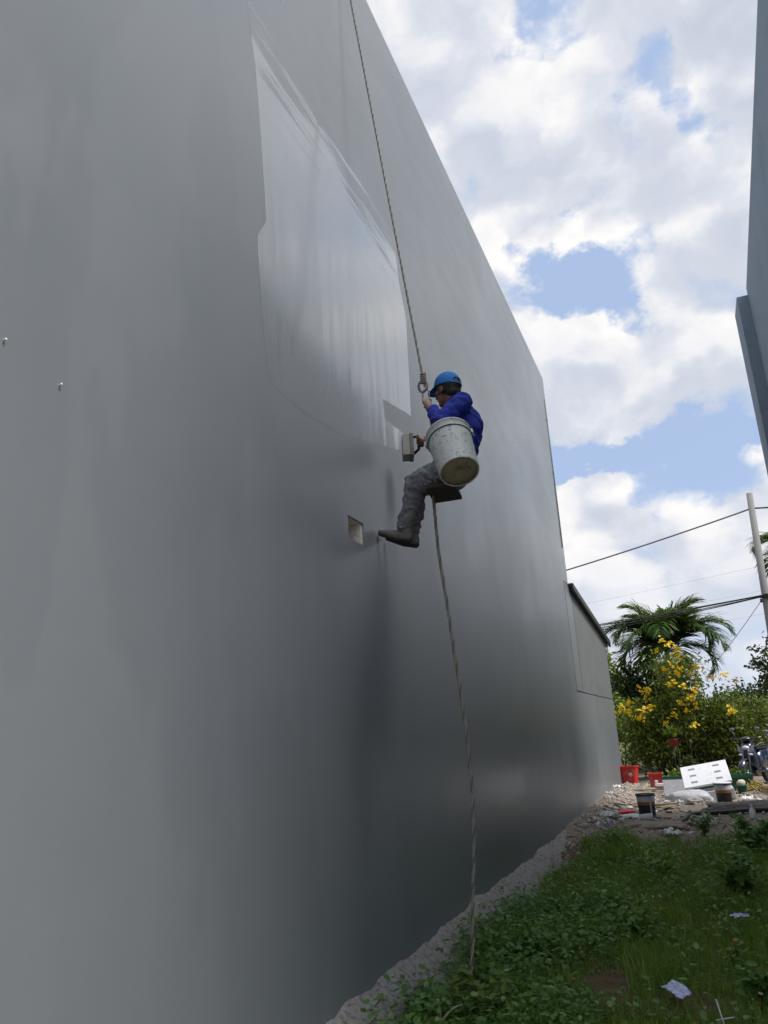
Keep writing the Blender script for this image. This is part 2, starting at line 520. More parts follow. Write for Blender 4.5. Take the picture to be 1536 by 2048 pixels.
# leaves
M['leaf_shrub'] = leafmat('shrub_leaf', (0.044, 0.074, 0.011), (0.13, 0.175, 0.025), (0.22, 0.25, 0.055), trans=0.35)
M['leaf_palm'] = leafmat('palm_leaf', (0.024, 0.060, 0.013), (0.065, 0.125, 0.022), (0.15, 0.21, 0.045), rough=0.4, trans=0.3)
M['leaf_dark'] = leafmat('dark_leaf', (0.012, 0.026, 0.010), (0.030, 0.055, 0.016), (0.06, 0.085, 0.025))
M['leaf_lime'] = leafmat('lime_leaf', (0.06, 0.11, 0.02), (0.15, 0.22, 0.03), (0.24, 0.28, 0.05))
M['leaf_olive'] = leafmat('olive_leaf', (0.04, 0.056, 0.016), (0.105, 0.12, 0.036), (0.19, 0.19, 0.08))
M['grass'] = leafmat('grass_blade', (0.075, 0.185, 0.020), (0.20, 0.35, 0.055), (0.42, 0.46, 0.15), trans=0.5)
M['weed'] = leafmat('weed_leaf', (0.055, 0.155, 0.030), (0.15, 0.30, 0.075), (0.33, 0.47, 0.19), trans=0.45)
M['petal'] = leafmat('yellow_petal', (0.72, 0.46, 0.008), (0.82, 0.60, 0.012), (0.88, 0.70, 0.05), trans=0.15)
M['petal_orange'] = leafmat('orange_petal', (0.6, 0.16, 0.01), (0.75, 0.25, 0.02))

def ground_material():
    m, g, p = mat('ground_soil')
    co = g.n('ShaderNodeTexCoord').outputs['Object']
    sep = g.n('ShaderNodeSeparateXYZ'); g.put(sep.inputs[0], co)
    n1 = g.noise(co, 1.3, 6, 0.62)
    n2 = g.noise(co, 9.0, 6, 0.65)
    n3 = g.noise(co, 60.0, 3, 0.6)
    sand = g.ramp(n2, [(0.25, (0.13, 0.10, 0.078)), (0.5, (0.215, 0.178, 0.142)), (0.78, (0.31, 0.27, 0.225))])
    sand = g.mix(g.ss(n3, 0.55, 0.72, 0, 0.5), sand, (0.36, 0.33, 0.30))
    soil = g.ramp(n2, [(0.3, (0.070, 0.048, 0.030)), (0.7, (0.17, 0.115, 0.072))])
    t = g.math('ADD', sep.outputs[1], g.math('MULTIPLY', g.math('SUBTRACT', n1, 0.5), 3.0))
    c = g.mix(g.ss(t, 10.9, 12.0), soil, sand)
    far = g.mix(n1, (0.05, 0.07, 0.025), (0.12, 0.11, 0.05))
    c = g.mix(g.ss(sep.outputs[1], 23.5, 27.0), c, far)
    g.put(p.inputs['Base Color'], c)
    p.inputs['Roughness'].default_value = 0.95
    p.inputs['Specular IOR Level'].default_value = 0.2
    b = g.n('ShaderNodeBump'); b.inputs['Strength'].default_value = 0.7; b.inputs['Distance'].default_value = 0.03
    g.put(b.inputs['Height'], g.math('ADD', n2, g.math('MULTIPLY', n3, 0.3)))
    g.put(p.inputs['Normal'], b.outputs[0])
    return m
M['ground'] = ground_material()

# ------------------------------------------------------------------ ground
def sstep(a, b, x):
    t = min(1, max(0, (x - a) / (b - a)))
    return t * t * (3 - 2 * t)

def gz(x, y):
    z = -0.13 * (1 - sstep(9.5, 12.5, y))
    z += 0.035 * fbm(x * 1.1, y * 1.1, 3.1)
    z += 0.05 * sstep(11.5, 13, y) * (1 - sstep(19, 23, y)) * fbm(x * 2.3, y * 2.3, 9.0)
    z += 0.14 * math.exp(-((x + 2.0) / 0.35) ** 2) * sstep(11, 13, y) * (1 - sstep(20, 22, y))
    if y > 40 or abs(x) > 30 or y < -30:
        z = -0.05
    return z

xs = np.concatenate([[-900, -300, -100, -40, -15, -6, -3.2], np.arange(-2.4, 3.01, 0.09), [3.6, 5, 8, 14, 30, 80, 250, 900]])
ys = np.concatenate([[-600, -150, -40, -12, -3, 0, 2], np.arange(3.0, 24.0, 0.10), [25, 27, 30, 35, 45, 70, 130, 300, 900, 2500]])
V = [(x, y, gz(x, y)) for y in ys for x in xs]
nx, ny = len(xs), len(ys)
ii = np.arange(nx * ny).reshape(ny, nx)
Fq = np.stack([ii[:-1, :-1], ii[:-1, 1:], ii[1:, 1:], ii[1:, :-1]], -1).reshape(-1, 4)
gr = link('ground', npmesh('ground', V, Fq), M['ground'], smooth=True)
props(gr, kind='structure')

# ------------------------------------------------------------------ painted building (left)
WX = -2.1
TOP = 8.87
bld = empty('painted_building', (WX, 5.0, 0.0), 'tall windowless building with half painted glossy grey side wall', 'building')
def bpart(mb, name, m, parent=None):
    """geometry is in world coordinates; keep it there under the building's Empty"""
    o = mb.build(name, m, parent or bld)
    o.matrix_parent_inverse = (parent or bld).matrix_basis.inverted() if (parent or bld) is bld else Matrix()
    return o

HY0, HY1, HZ0, HZ1 = 4.79, 5.068, 2.858, 3.025
mb = MB()
mb.box((WX - 0.2, -14, -0.6), (WX, HY0, TOP))
mb.box((WX - 0.2, HY1, -0.6), (WX, 15.15, TOP))
mb.box((WX - 0.2, HY0, -0.6), (WX, HY1, HZ0))
mb.box((WX - 0.2, HY0, HZ1), (WX, HY1, TOP))
mb.box((WX - 0.2, 15.15, 4.27), (WX, 15.73, TOP))
mb.box((WX - 0.2, 15.15, -0.6), (WX, 21.7, 2.14))
bpart(mb, 'main_wall', M['paint'])
mb = MB(); mb.box((WX - 0.2, 15.195, 2.165), (WX - 0.001, 16.00, 4.25)); bpart(mb, 'plaster_strip', M['paint'])
# lean-to gable
def lz(y): return 4.25 + (3.70 - 4.25) * (y - 15.73) / (21.7 - 15.73)
mb = MB()
ya, yb = 16.045, 21.7
x0, x1 = WX - 0.2, WX - 0.003
vs = [(x0, ya, 2.158), (x0, yb, 2.158), (x0, yb, lz(yb)), (x0, ya, lz(ya)), (x1, ya, 2.158), (x1, yb, 2.158), (x1, yb, lz(yb)), (x1, ya, lz(ya))]
mb.add(vs, [(0, 1, 2, 3), (7, 6, 5, 4), (0, 4, 5, 1), (1, 5, 6, 2), (2, 6, 7, 3), (3, 7, 4, 0)])
bpart(mb, 'lean_to_wall', M['leanto'])
mb = MB(); mb.box((WX - 0.36, 15.1, 2.0), (WX - 0.205, 21.6, 3.6)); mb.box((WX - 0.36, 15.1, 3.6), (WX - 0.205, 15.9, 4.2)); bpart(mb, 'backing_wall', M['cement'])
# backing strip in the joints
mb = MB(); mb.box((WX - 0.06, 15.151, 2.142), (WX - 0.04, 15.194, 4.25)); mb.box((WX - 0.06, 16.001, 2.142), (WX - 0.04, 16.044, 4.2)); mb.box((WX - 0.06, 15.195, 2.141), (WX - 0.04, 21.69, 2.157))
bpart(mb, 'joint', M['cement'])
# lean-to roof: metal sheet with drip edge
mb = MB()
ya, yb = 15.735, 22.05
for (xa, xb, dz0, dz1) in ((WX - 6, WX + 0.10, 0.012, 0.05), (WX + 0.06, WX + 0.10, -0.075, 0.012)):
    vs = [(xa, ya, lz(ya) + dz0), (xb, ya, lz(ya) + dz0), (xb, yb, lz(yb) + dz0), (xa, yb, lz(yb) + dz0),
          (xa, ya, lz(ya) + dz1), (xb, ya, lz(ya) + dz1), (xb, yb, lz(yb) + dz1), (xa, yb, lz(yb) + dz1)]
    mb.add(vs, [(0, 3, 2, 1), (4, 5, 6, 7), (0, 1, 5, 4), (1, 2, 6, 5), (2, 3, 7, 6), (3, 0, 4, 7)])
mb.box((WX - 6, yb - 0.02, lz(yb) - 0.12), (WX + 0.10, yb + 0.02, lz(yb) + 0.01))
bpart(mb, 'lean_to_roof', M['sheetmetal'])
mb = MB(); mb.tube([(WX + 0.03, 21.85, lz(21.85) - 0.06), (WX + 0.03, 21.85, lz(21.85) - 0.2), (WX + 0.0, 21.78, lz(21.85) - 0.3)], 0.035, 10); bpart(mb, 'drain_spout', M['white'])
# solid body behind the face
mb = MB(); mb.box((-12, -13.9, -0.5), (WX - 0.45, 15.7, TOP - 0.25)); mb.box((-12, 15.7, -0.5), (WX - 0.45, 21.65, 3.5)); bpart(mb, 'body', M['cement'])
mb = MB(); mb.box((WX - 0.45, -14, TOP - 0.3), (WX - 0.2, 15.73, TOP - 0.25)); mb.box((WX - 0.45, 15.6, -0.4), (WX - 0.2, 15.73, TOP - 0.3)); mb.box((WX - 0.45, 21.5, -0.4), (WX - 0.2, 21.65, 3.6)); bpart(mb, 'rear_edge', M['cement'])
# niche
mb = MB()
d = 0.16
mb.box((WX - d - 0.02, HY0 - 0.02, HZ0 - 0.02), (WX - d, HY1 + 0.02, HZ1 + 0.02))
mb.box((WX - d, HY0, HZ0 - 0.02), (WX - 0.012, HY1, HZ0 + 0.004))
mb.box((WX - d, HY0, HZ1 - 0.008), (WX - 0.012, HY1, HZ1 + 0.02))
mb.box((WX - d, HY0 - 0.02, HZ0), (WX - 0.012, HY0 + 0.006, HZ1))
mb.box((WX - d, HY1 - 0.035, HZ0 + 0.004), (WX - 0.012, HY1 + 0.02, HZ1 - 0.008))
bpart(mb, 'wall_opening', M['niche'])
# wet paint patches: thin skin of fresh paint with a ragged outline
def ragged(poly, amp, step, seed):
    out = []
    n = len(poly)
    for i in range(n):
        a, b = Vector(poly[i]), Vector(poly[(i + 1) % n])
        L = (b - a).length
        k = max(1, int(L / step))
        nrm = Vector((-(b - a).y, (b - a).x)).normalized()
        for j in range(k):
            p = a.lerp(b, j / k)
            e = amp * fbm(p.x * 5 + seed, p.y * 2.2, seed, 5) * min(1.0, 4 * j / k, 4 * (k - j) / k)
            out.append(p + nrm * e)
    return out
def patch(poly, thick, name, amp=0.05, seed=1.0):
    pts = ragged(poly, amp, 0.05, seed)
    n = len(pts)
    from mathutils.geometry import tessellate_polygon
    tris = tessellate_polygon([[Vector((p.x, p.y, 0)) for p in pts]])
    vs = [(WX + thick, p.x, p.y) for p in pts]
    fs = []
    for t in tris:
        a, b, c = (pts[i] for i in t)
        fs.append(tuple(t) if (b - a).x * (c - a).y - (b - a).y * (c - a).x > 0 else tuple(reversed(t)))
    me = bpy.data.meshes.new(name); me.from_pydata(vs, [], fs); me.update()
    o = link(name, me, M['wet'], bld)
    o.matrix_parent_inverse = bld.matrix_basis.inverted()
    return o
patch([(3.49, 6.18), (3.57, 5.85), (3.64, 5.22), (3.69, 4.72), (3.66, 4.66), (3.58, 4.53), (3.58, 4.43), (3.61, 4.1), (3.68, 3.66), (3.74, 3.58), (4.09, 3.56), (4.71, 3.61), (5.29, 3.74), (6.15, 3.95),
       (6.21, 4.09), (6.03, 4.12), (5.66, 4.08), (5.63, 4.26), (6.36, 4.38), (6.42, 5.43), (6.27, 5.79), (6.18, 6.42), (6.06, 6.98), (5.84, 7.59), (5.18, 7.57), (4.46, 7.27), (3.46, 6.60)], 0.0006, 'wet_paint', 0.010, 2.0)
# nails left in the wall
for y, z in ((1.81, 2.93), (2.08, 2.87)):
    mb = MB(); mb.tube([(WX - 0.02, y, z), (WX + 0.010, y, z + 0.002)], 0.003, 6); mb.tube([(WX + 0.009, y, z + 0.002), (WX + 0.012, y, z + 0.0025)], 0.005, 8)
    bpart(mb, 'nail', M['paper'])
# conduit on the far edge
mb = MB()
mb.tube([(WX + 0.010, 15.55, 5.0), (WX + 0.010, 15.55, 8.3)], 0.008, 8)
for z in (5.3, 6.6, 7.8): mb.box((WX, 15.52, z), (WX + 0.016, 15.58, z + 0.03))
bpart(mb, 'conduit', M['leanto'])
# rough cement footing
ysf = np.arange(-6, 21.7, 0.035)
prof = [(0.0, 0.075), (0.018, 0.070), (0.05, 0.045), (0.10, 0.015), (0.16, -0.02), (0.22, -0.07), (0.28, -0.14), (0.32, -0.24)]
V = []
for y in ysf:
    wd = 1.0 + 0.30 * fbm(y * 0.9, 2.0) + 0.12 * fbm(y * 6, 8.0)
    wd *= 0.95 - 0.35 * sstep(8.5, 12.5, y)
    hh = 0.05 * fbm(y * 1.3, 5.0) + 0.025 * fbm(y * 4.1, 1.0)
    for k, (dx, z) in enumerate(prof):
        e = 0.016 * fbm(y * 9, dx * 30, 4.0) if k else 0
        V.append((WX + 0.002 + dx * wd + e, y, z + hh * (1 - k / 9) + (0.02 * fbm(y * 11, dx * 40, 1.0) if k else 0.0)))
k = len(prof); n = len(ysf)
ii = np.arange(n * k).reshape(n, k)
Fq = np.stack([ii[:-1, :-1], ii[:-1, 1:], ii[1:, 1:], ii[1:, :-1]], -1).reshape(-1, 4)
o = link('footing', npmesh('footing', V, Fq), M['cement'], bld, smooth=True)
o.matrix_parent_inverse = bld.matrix_basis.inverted()

# ------------------------------------------------------------------ right building
rb = empty('neighbouring_building', (2.0, 5.0, 0.0), 'blue grey building edge closing the view on the far side', 'building')
def rpart(mb, name, m):
    o = mb.build(name, m, rb); o.matrix_parent_inverse = rb.matrix_basis.inverted(); return o
mb = MB()
def rz(y): return 9.12 + (14.28 - y) * 0.143
ya, yb = 2.7, 14.28
x0, x1 = 1.98, 2.2
vs = [(x0, ya, -.5), (x0, yb, -.5), (x0, yb, rz(yb)), (x0, 7.8, rz(7.8)), (x0, ya, rz(7.8)), (x1, ya, -.5), (x1, yb, -.5), (x1, yb, rz(yb)), (x1, 7.8, rz(7.8)), (x1, ya, rz(7.8))]
mb.add(vs, [(0, 4, 3, 2, 1), (5, 6, 7, 8, 9), (0, 1, 6, 5), (1, 2, 7, 6), (2, 3, 8, 7), (3, 4, 9, 8), (4, 0, 5, 9)])
rpart(mb, 'side_wall', M['rightwall'])
mb = MB(); mb.box((1.79, 14.283, -.5), (2.4, 15.03, 8.99), b=0.012); rpart(mb, 'corner_pillar', M['rightwall'])
mb = MB(); mb.box((2.2, 2.71, -.5), (11, 14.28, 8.9)); mb.box((2.403, 14.28, -.5), (11, 15.0, 8.8)); rpart(mb, 'body', M['rightwall'])

# ------------------------------------------------------------------ worker and his gear
def rope_mesh(path, r=0.010, pitch=0.075, strands=3, n=5):
    """laid rope: helical strands round a polyline (dense resample)"""
    P = [Vector(p) for p in path]
    seg = [(P[i + 1] - P[i]).length for i in range(len(P) - 1)]
    L = sum(seg)
    step = pitch / 9
    N = max(6, int(L / step))
    mb = MB()
    cum = [0]
    for s_ in seg: cum.append(cum[-1] + s_)
    pts, tg = [], []
    for k in range(N + 1):
        d = L * k / N
        i = 0
        while i < len(seg) - 1 and cum[i + 1] < d: i += 1
        t = (d - cum[i]) / seg[i]
        pts.append(P[i].lerp(P[i + 1], t)); tg.append((P[i + 1] - P[i]).normalized())
    for s_ in range(strands):
        hp = []
        nrm = tg[0].orthogonal().normalized()
        for k in range(N + 1):
            t = tg[k]
            nrm = (nrm - t * nrm.dot(t)).normalized()
            bi = t.cross(nrm)
            a = 2 * math.pi * (L * k / N / pitch + s_ / strands)
            hp.append(pts[k] + (nrm * math.cos(a) + bi * math.sin(a)) * r * 0.52)
        mb.tube(hp, r * 0.56, n)
    return mb

def catm(pts, n=8):
    P = [Vector(p) for p in pts]
    P = [2 * P[0] - P[1]] + P + [2 * P[-1] - P[-2]]
    o = []
    for i in range(1, len(P) - 2):
        for j in range(n):
            t = j / n
            a, b, c, d = P[i - 1], P[i], P[i + 1], P[i + 2]
            o.append(0.5 * ((2 * b) + (c - a) * t + (2 * a - 5 * b + 4 * c - d) * t * t + (3 * b - a - 3 * c + d) * t ** 3))
    o.append(P[-2])
    return o

KN = Vector((-1.550, 5.05, 4.06))
rope = empty('work_rope', (-1.56, 5.11, -0.1), 'long grey green rope hanging down the wall from roof to grass', 'rope')
def wpart(mb, name, m, par):
    o = mb.build(name, m, par); o.matrix_parent_inverse = par.matrix_basis.inverted(); return o
up = [(-3.2, 5.1, TOP + 0.02), (-2.32, 5.09, TOP + 0.02), (-2.12, 5.09, TOP + 0.018), (-2.07, 5.09, TOP - 0.05), tuple(KN)]
wpart(rope_mesh(up, 0.0095), 'upper_rope', M['rope'], rope)
lowp = catm([(-1.575, 5.16, 3.20), (-1.564, 5.155, 2.768), (-1.532, 5.15, 2.402), (-1.505, 5.145, 2.052), (-1.475, 5.14, 1.716), (-1.457, 5.135, 1.394), (-1.456, 5.13, 1.084), (-1.472, 5.125, 0.786), (-1.503, 5.12, 0.497), (-1.530, 5.115, 0.217), (-1.567, 5.111, -0.015), (-1.57, 5.13, -0.11)], 5)
wpart(rope_mesh(lowp, 0.0120, 0.15), 'lower_rope', M['rope'], rope)
# knot: wraps round the standing rope with a loop
mb = MB()
hp = []
for k in range(70):
    a = k * 0.45
    z = 0.055 - 0.09 * k / 70
    hp.append(KN + Vector((0.017 * math.cos(a), 0.017 * math.sin(a), z)))
mb.tube(hp, 0.0075, 6)
loop = [KN + Vector((0.034 * math.cos(a) - 0.006, 0.006 * math.sin(2 * a), -0.055 + 0.045 * math.sin(a))) for a in np.linspace(0, 2 * math.pi, 28)[:-1]]
mb.tube(loop, 0.009, 6, closed=True)
mb.tube([KN + Vector(v) for v in ((0.0, 0.0, 0.06), (0.012, -0.012, 0.02), (0.018, -0.02, -0.03), (0.012, -0.02, -0.07))], 0.008, 6)
wpart(mb, 'knot', M['rope'], rope)

seat = empty('bosun_seat', (-1.49, 5.15, 3.195), 'dark wooden board seat slung on ropes under the worker', 'seat')
Bo = MB()
Bo.box((-0.108, -0.17, -0.016), (0.105, 0.21, 0.016), b=0.005)
bo = Bo.build('board', M['darkwood'], seat, (0, 0, 0), (0, R(-2), R(8)))
ringc = KN + Vector((0.012, 0, -0.125))
mb = MB()
rp = [ringc + Vector((0.026 * math.cos(a), 0.004 * math.sin(a), 0.048 * math.sin(a))) for a in np.linspace(0, 2 * math.pi, 30)[:-1]]
mb.tube(rp, 0.0058, 7, closed=True)
wpart(mb, 'steel_link', M['steel'], seat)
rb_ = ringc + Vector((0, 0, -0.048))
for cx, cy in ((-1.505, 5.01), (-1.40, 5.01), (-1.57, 5.33), (-1.42, 5.33)):
    mid = Vector((-1.515, 5.08, 3.62)) * 0.86 + Vector((cx, cy, 3.62)) * 0.14
    pth = catm([tuple(rb_), tuple(mid), (cx * 0.5 - 0.755, cy * 0.5 + 2.54, 3.42), (cx, cy, 3.215)], 6)
    wpart(rope_mesh(pth, 0.008, 0.06), 'sling_rope', M['rope'], seat)

# ---- person -------------------------------------------------------
def capsule(bm, p0, r0, p1, r1, n=14):
    p0, p1 = Vector(p0), Vector(p1)
    d = p1 - p0
    for p, r in ((p0, r0), (p1, r1)):
        bmesh.ops.create_uvsphere(bm, u_segments=n, v_segments=9, radius=r, matrix=Matrix.Translation(p))
    if d.length > 1e-5:
        M_ = Matrix.Translation((p0 + p1) / 2) @ d.to_track_quat('Z', 'Y').to_matrix().to_4x4()
        bmesh.ops.create_cone(bm, cap_ends=True, segments=n, radius1=r0, radius2=r1, depth=d.length, matrix=M_)

def ellip(bm, c, rad, rot=None, n=18):
    S = Matrix.Diagonal((*rad, 1.0))
    M_ = Matrix.Translation(Vector(c)) @ (rot.to_4x4() if rot is not None else Matrix()) @ S
    bmesh.ops.create_uvsphere(bm, u_segments=n, v_segments=12, radius=1.0, matrix=M_)

def remesh(bm, voxel, smooth_iter=3, disp=None):
    me = bpy.data.meshes.new('tmp'); bm.to_mesh(me); bm.free()
    o = bpy.data.objects.new('tmp', me); C.objects.link(o)
    m = o.modifiers.new('r', 'REMESH'); m.mode = 'VOXEL'; m.voxel_size = voxel
    s_ = o.modifiers.new('s', 'SMOOTH'); s_.iterations = smooth_iter; s_.factor = 0.5
    dg = bpy.context.evaluated_depsgraph_get()
    me2 = bpy.data.meshes.new_from_object(o.evaluated_get(dg))
    bpy.data.objects.remove(o); bpy.data.meshes.remove(me)
    if disp:
        nr = [v.normal.copy() for v in me2.vertices]
        for v, nn in zip(me2.vertices, nr):
            v.co = v.co + nn * disp(v.co)
    me2.polygons.foreach_set('use_smooth', [True] * len(me2.polygons))
    me2.update()
    return me2

HD = Vector((-1.392, 5.12, 3.965))
FH = Vector((-0.90, 0.42, -0.06)).normalized()
SIDE = Vector((0, 0, 1)).cross(FH).normalized()          # his left
UPH = FH.cross(SIDE).normalized()
HR = Matrix((FH, SIDE, UPH)).transposed()
def hp_(f, s_, u): return HD + FH * f + SIDE * s_ + UPH * u
shL, elL, wrL = (-1.255, 4.965, 3.765), (-1.375, 4.825, 3.600), (-1.505, 4.995, 3.812)
shR, elR, wrR = (-1.350, 5.295, 3.775), (-1.500, 5.440, 3.605), (-1.715, 5.565, 3.775)
hiL, knL, anL = (-1.385, 5.065, 3.310), (-1.722, 5.205, 3.312), (-1.876, 5.325, 2.995)
hiR, knR, anR = (-1.410, 5.240, 3.310), (-1.765, 5.350, 3.345), (-1.868, 5.460, 2.985)
bm = bmesh.new()
# head
ellip(bm, hp_(-0.012, 0, 0.022), (0.098, 0.076, 0.098), HR)
ellip(bm, hp_(0.030, 0, -0.045), (0.060, 0.056, 0.070), HR)
capsule(bm, hp_(0.070, 0, -0.088), 0.022, hp_(0.055, 0, -0.080), 0.030)       # chin
capsule(bm, hp_(0.088, 0, 0.018), 0.009, hp_(0.106, 0, -0.022), 0.013)        # nose
capsule(bm, hp_(0.084, 0.018, -0.055), 0.008, hp_(0.084, -0.018, -0.055), 0.008)   # lips
for sgn in (1, -1):
    capsule(bm, hp_(0.078, 0.030 * sgn, 0.022), 0.013, hp_(0.080, 0.012 * sgn, 0.024), 0.011)   # brow
    capsule(bm, hp_(0.062, 0.045 * sgn, -0.016), 0.018, hp_(0.03, 0.058 * sgn, -0.02), 0.014)   # cheek bone
    ellip(bm, hp_(-0.008, 0.078 * sgn, -0.012), (0.020, 0.009, 0.030), HR)    # ear
capsule(bm, (-1.325, 5.12, 3.79), 0.062, hp_(-0.015, 0, -0.06), 0.054)        # neck
# trunk
ellip(bm, (-1.295, 5.12, 3.64), (0.105, 0.155, 0.19))
capsule(bm, (-1.30, 5.03, 3.72), 0.075, (-1.335, 5.23, 3.73), 0.075)
capsule(bm, (-1.31, 5.12, 3.60), 0.115, (-1.395, 5.15, 3.34), 0.098)
# arms
for s_, e_, w_ in ((shL, elL, wrL), (shR, elR, wrR)):
    capsule(bm, s_, 0.054, e_, 0.041)
    capsule(bm, e_, 0.042, w_, 0.027)
# legs
for h_, k_, a_ in ((hiL, knL, anL), (hiR, knR, anR)):
    capsule(bm, h_, 0.075, k_, 0.056)
    mid = Vector(k_).lerp(Vector(a_), 0.3) + Vector((0.018, 0, 0))
    capsule(bm, k_, 0.053, mid, 0.054)
    capsule(bm, mid, 0.054, a_, 0.036)
    capsule(bm, a_, 0.032, Vector(a_) + Vector((0.026, 0, -0.038)), 0.024)     # heel
    capsule(bm, Vector(a_) + Vector((0.02, 0, -0.038)), 0.025, Vector(a_) + Vector((-0.150, 0.012, 0.008)), 0.018)
# hands
def hand(bm, wrist, palm, axis, out, thumb_dir, grip_r, K=1.0):
    """palm centre; axis = direction of the gripped bar (index -> little finger is -axis); out = from bar centre to palm back"""
    palm, axis, out = Vector(palm), Vector(axis).normalized(), Vector(out).normalized()
    tng = axis.cross(out).normalized()
    capsule(bm, wrist, 0.027, palm + out * 0.004, 0.025 * K)
    for i, (off, ln, r) in enumerate(((0.036, 0.92, 0.0108), (0.013, 1.0, 0.0112), (-0.010, 0.95, 0.0108), (-0.032, 0.80, 0.0096))):
        off, r = off * K, r * K
        c = palm - out * (grip_r + 0.012) + axis * off
        capsule(bm, palm + axis * off * 0.55 - tng * 0.008, 0.016 * K, palm + axis * off + tng * 0.012, 0.0135 * K)
        prev = None
        for j, a in enumerate((15, 75, 140, 205)):
            aa = R(a * ln)
            rr = grip_r + r
            p = c + (out * math.cos(aa) + tng * math.sin(aa)) * rr
            if prev is not None:
                capsule(bm, prev, r * (1.05 - 0.06 * j), p, r * (1.0 - 0.07 * j), 10)
            prev = p
    tb = palm + axis * 0.020 - tng * 0.028
    t1 = tb + Vector(thumb_dir) * 0.030 - out * 0.018
    t2 = t1 + Vector(thumb_dir) * 0.018 - out * 0.022 + tng * 0.012
    capsule(bm, palm - tng * 0.015, 0.017, tb, 0.0135)
    capsule(bm, tb, 0.0125, t1, 0.011)
    capsule(bm, t1, 0.011, t2, 0.009)
gL = Vector((-1.540, 5.050, 3.850))      # on the sling ropes below the link
oL = (Vector(wrL) - gL); oL = (oL - Vector((0, 0, 1)) * oL.z * 0.6).normalized()
hand(bm, wrL, gL + oL * 0.032, (0.0, 0.1, 1.0), oL, (0, 0.1, 0.8), 0.017, 1.2)
gR = Vector((-1.792, 5.605, 3.800))
oR = (Vector(wrR) - gR).normalized()
hand(bm, wrR, gR + oR * 0.028, (0.30, -0.2, 0.92), oR, (0.2, -0.2, 0.7), 0.014)
person_me = remesh(bm, 0.0052, 2)
def skin_mat():
    m, g, p = mat('weathered_skin')
    co = g.n('ShaderNodeTexCoord').outputs['Object']
    c = g.mix(g.noise(co, 22, 4, 0.6), (0.13, 0.060, 0.036), (0.20, 0.098, 0.060))
    hand_dust = g.math('MULTIPLY', g.ss(g.vec('DISTANCE', co, tuple(gL)), 0.16, 0.06), g.ss(g.noise(co, 60, 4, 0.6), 0.30, 0.60))
    c = g.mix(g.math('MULTIPLY', hand_dust, 0.75), c, (0.30, 0.24, 0.22))
    g.put(p.inputs['Base Color'], c)
    p.inputs['Roughness'].default_value = 0.55
    p.inputs['Subsurface Weight'].default_value = 0.12
    p.inputs['Subsurface Radius'].default_value = (0.02, 0.008, 0.004)
    return m
M['skin'] = skin_mat()
person = link('person', person_me, M['skin'])
props(person, 'worker in blue cap, blue jacket and splattered grey trousers hanging by the wall', 'person')

# jacket
bm = bmesh.new()
ellip(bm, (-1.287, 5.12, 3.64), (0.128, 0.182, 0.20))
capsule(bm, (-1.29, 5.01, 3.725), 0.094, (-1.335, 5.24, 3.735), 0.094)
capsule(bm, (-1.275, 5.12, 3.66), 0.128, (-1.350, 5.14, 3.435), 0.132)
capsule(bm, (-1.265, 5.07, 3.60), 0.11, (-1.325, 5.09, 3.430), 0.116)
capsule(bm, (-1.30, 5.19, 3.60), 0.11, (-1.365, 5.20, 3.430), 0.116)
capsule(bm, (-1.318, 5.12, 3.795), 0.080, (-1.340, 5.12, 3.842), 0.072)
for s_, e_, w_ in ((shL, elL, wrL), (shR, elR, wrR)):
    s_, e_, w_ = Vector(s_), Vector(e_), Vector(w_)
    capsule(bm, s_, 0.082, e_, 0.064)
    capsule(bm, e_, 0.064, e_.lerp(w_, 0.66), 0.047)
def fold_j(p):
    return 0.0075 * math.sin(p.z * 55 + p.x * 25 + 5 * fbm(p.x * 6, p.y * 6, p.z * 6)) * (0.5 + 0.8 * abs(fbm(p.x * 5, p.y * 5, p.z * 5 + 3))) + 0.006 * fbm(p.x * 16, p.y * 16, p.z * 16, 3)
jk = remesh(bm, 0.0085, 3, fold_j)
M['jacket'] = simple('blue_cotton', (0.010, 0.022, 0.25), 0.85, 0.25, 12, dirt=(0.02, 0.05, 0.28), dirt_amt=0.5, bump=0.4, bscale=160, spec=0.3)
link('jacket', jk, M['jacket'], person)
# trousers
bm = bmesh.new()
capsule(bm, (-1.40, 5.08, 3.335), 0.115, (-1.42, 5.22, 3.335), 0.115)
for h_, k_, a_ in ((hiL, knL, anL), (hiR, knR, anR)):
    h_, k_, a_ = Vector(h_), Vector(k_), Vector(a_)
    capsule(bm, h_ + Vector((-0.03, 0, 0.015)), 0.112, k_, 0.080)
    capsule(bm, k_, 0.077, k_.lerp(a_, 0.45) + Vector((0.012, 0, 0)), 0.074)
    capsule(bm, k_.lerp(a_, 0.45) + Vector((0.012, 0, 0)), 0.074, a_ + Vector((0.006, 0, 0.045)), 0.064)
def fold_t(p):
    return 0.009 * math.sin(p.z * 75 + p.x * 20 + 6 * fbm(p.x * 7, p.y * 7, p.z * 7)) * (0.3 + abs(fbm(p.x * 6, p.y * 6, p.z * 6 + 7))) + 0.008 * fbm(p.x * 20, p.y * 20, p.z * 20, 3)
tr = remesh(bm, 0.008, 3, fold_t)
def trouser_mat():
    m, g, p = mat('splattered_denim')
    co = g.n('ShaderNodeTexCoord').outputs['Object']
    c = g.mix(g.noise(co, 9, 5, 0.6), (0.140, 0.158, 0.198), (0.230, 0.248, 0.288))
    spl = g.ss(g.noise(g.map(co, scale=(1, 1, 0.45)), 15, 7, 0.72), 0.50, 0.68)
    c = g.mix(g.math('MULTIPLY', spl, 0.6), c, (0.34, 0.34, 0.345))
    c = g.mix(g.ss(g.noise(co, 70, 4, 0.6), 0.60, 0.66), c, (0.48, 0.48, 0.48))
    g.put(p.inputs['Base Color'], c)
    p.inputs['Roughness'].default_value = 0.9
    return m
M['trousers'] = trouser_mat()
link('trousers', tr, M['trousers'], person)
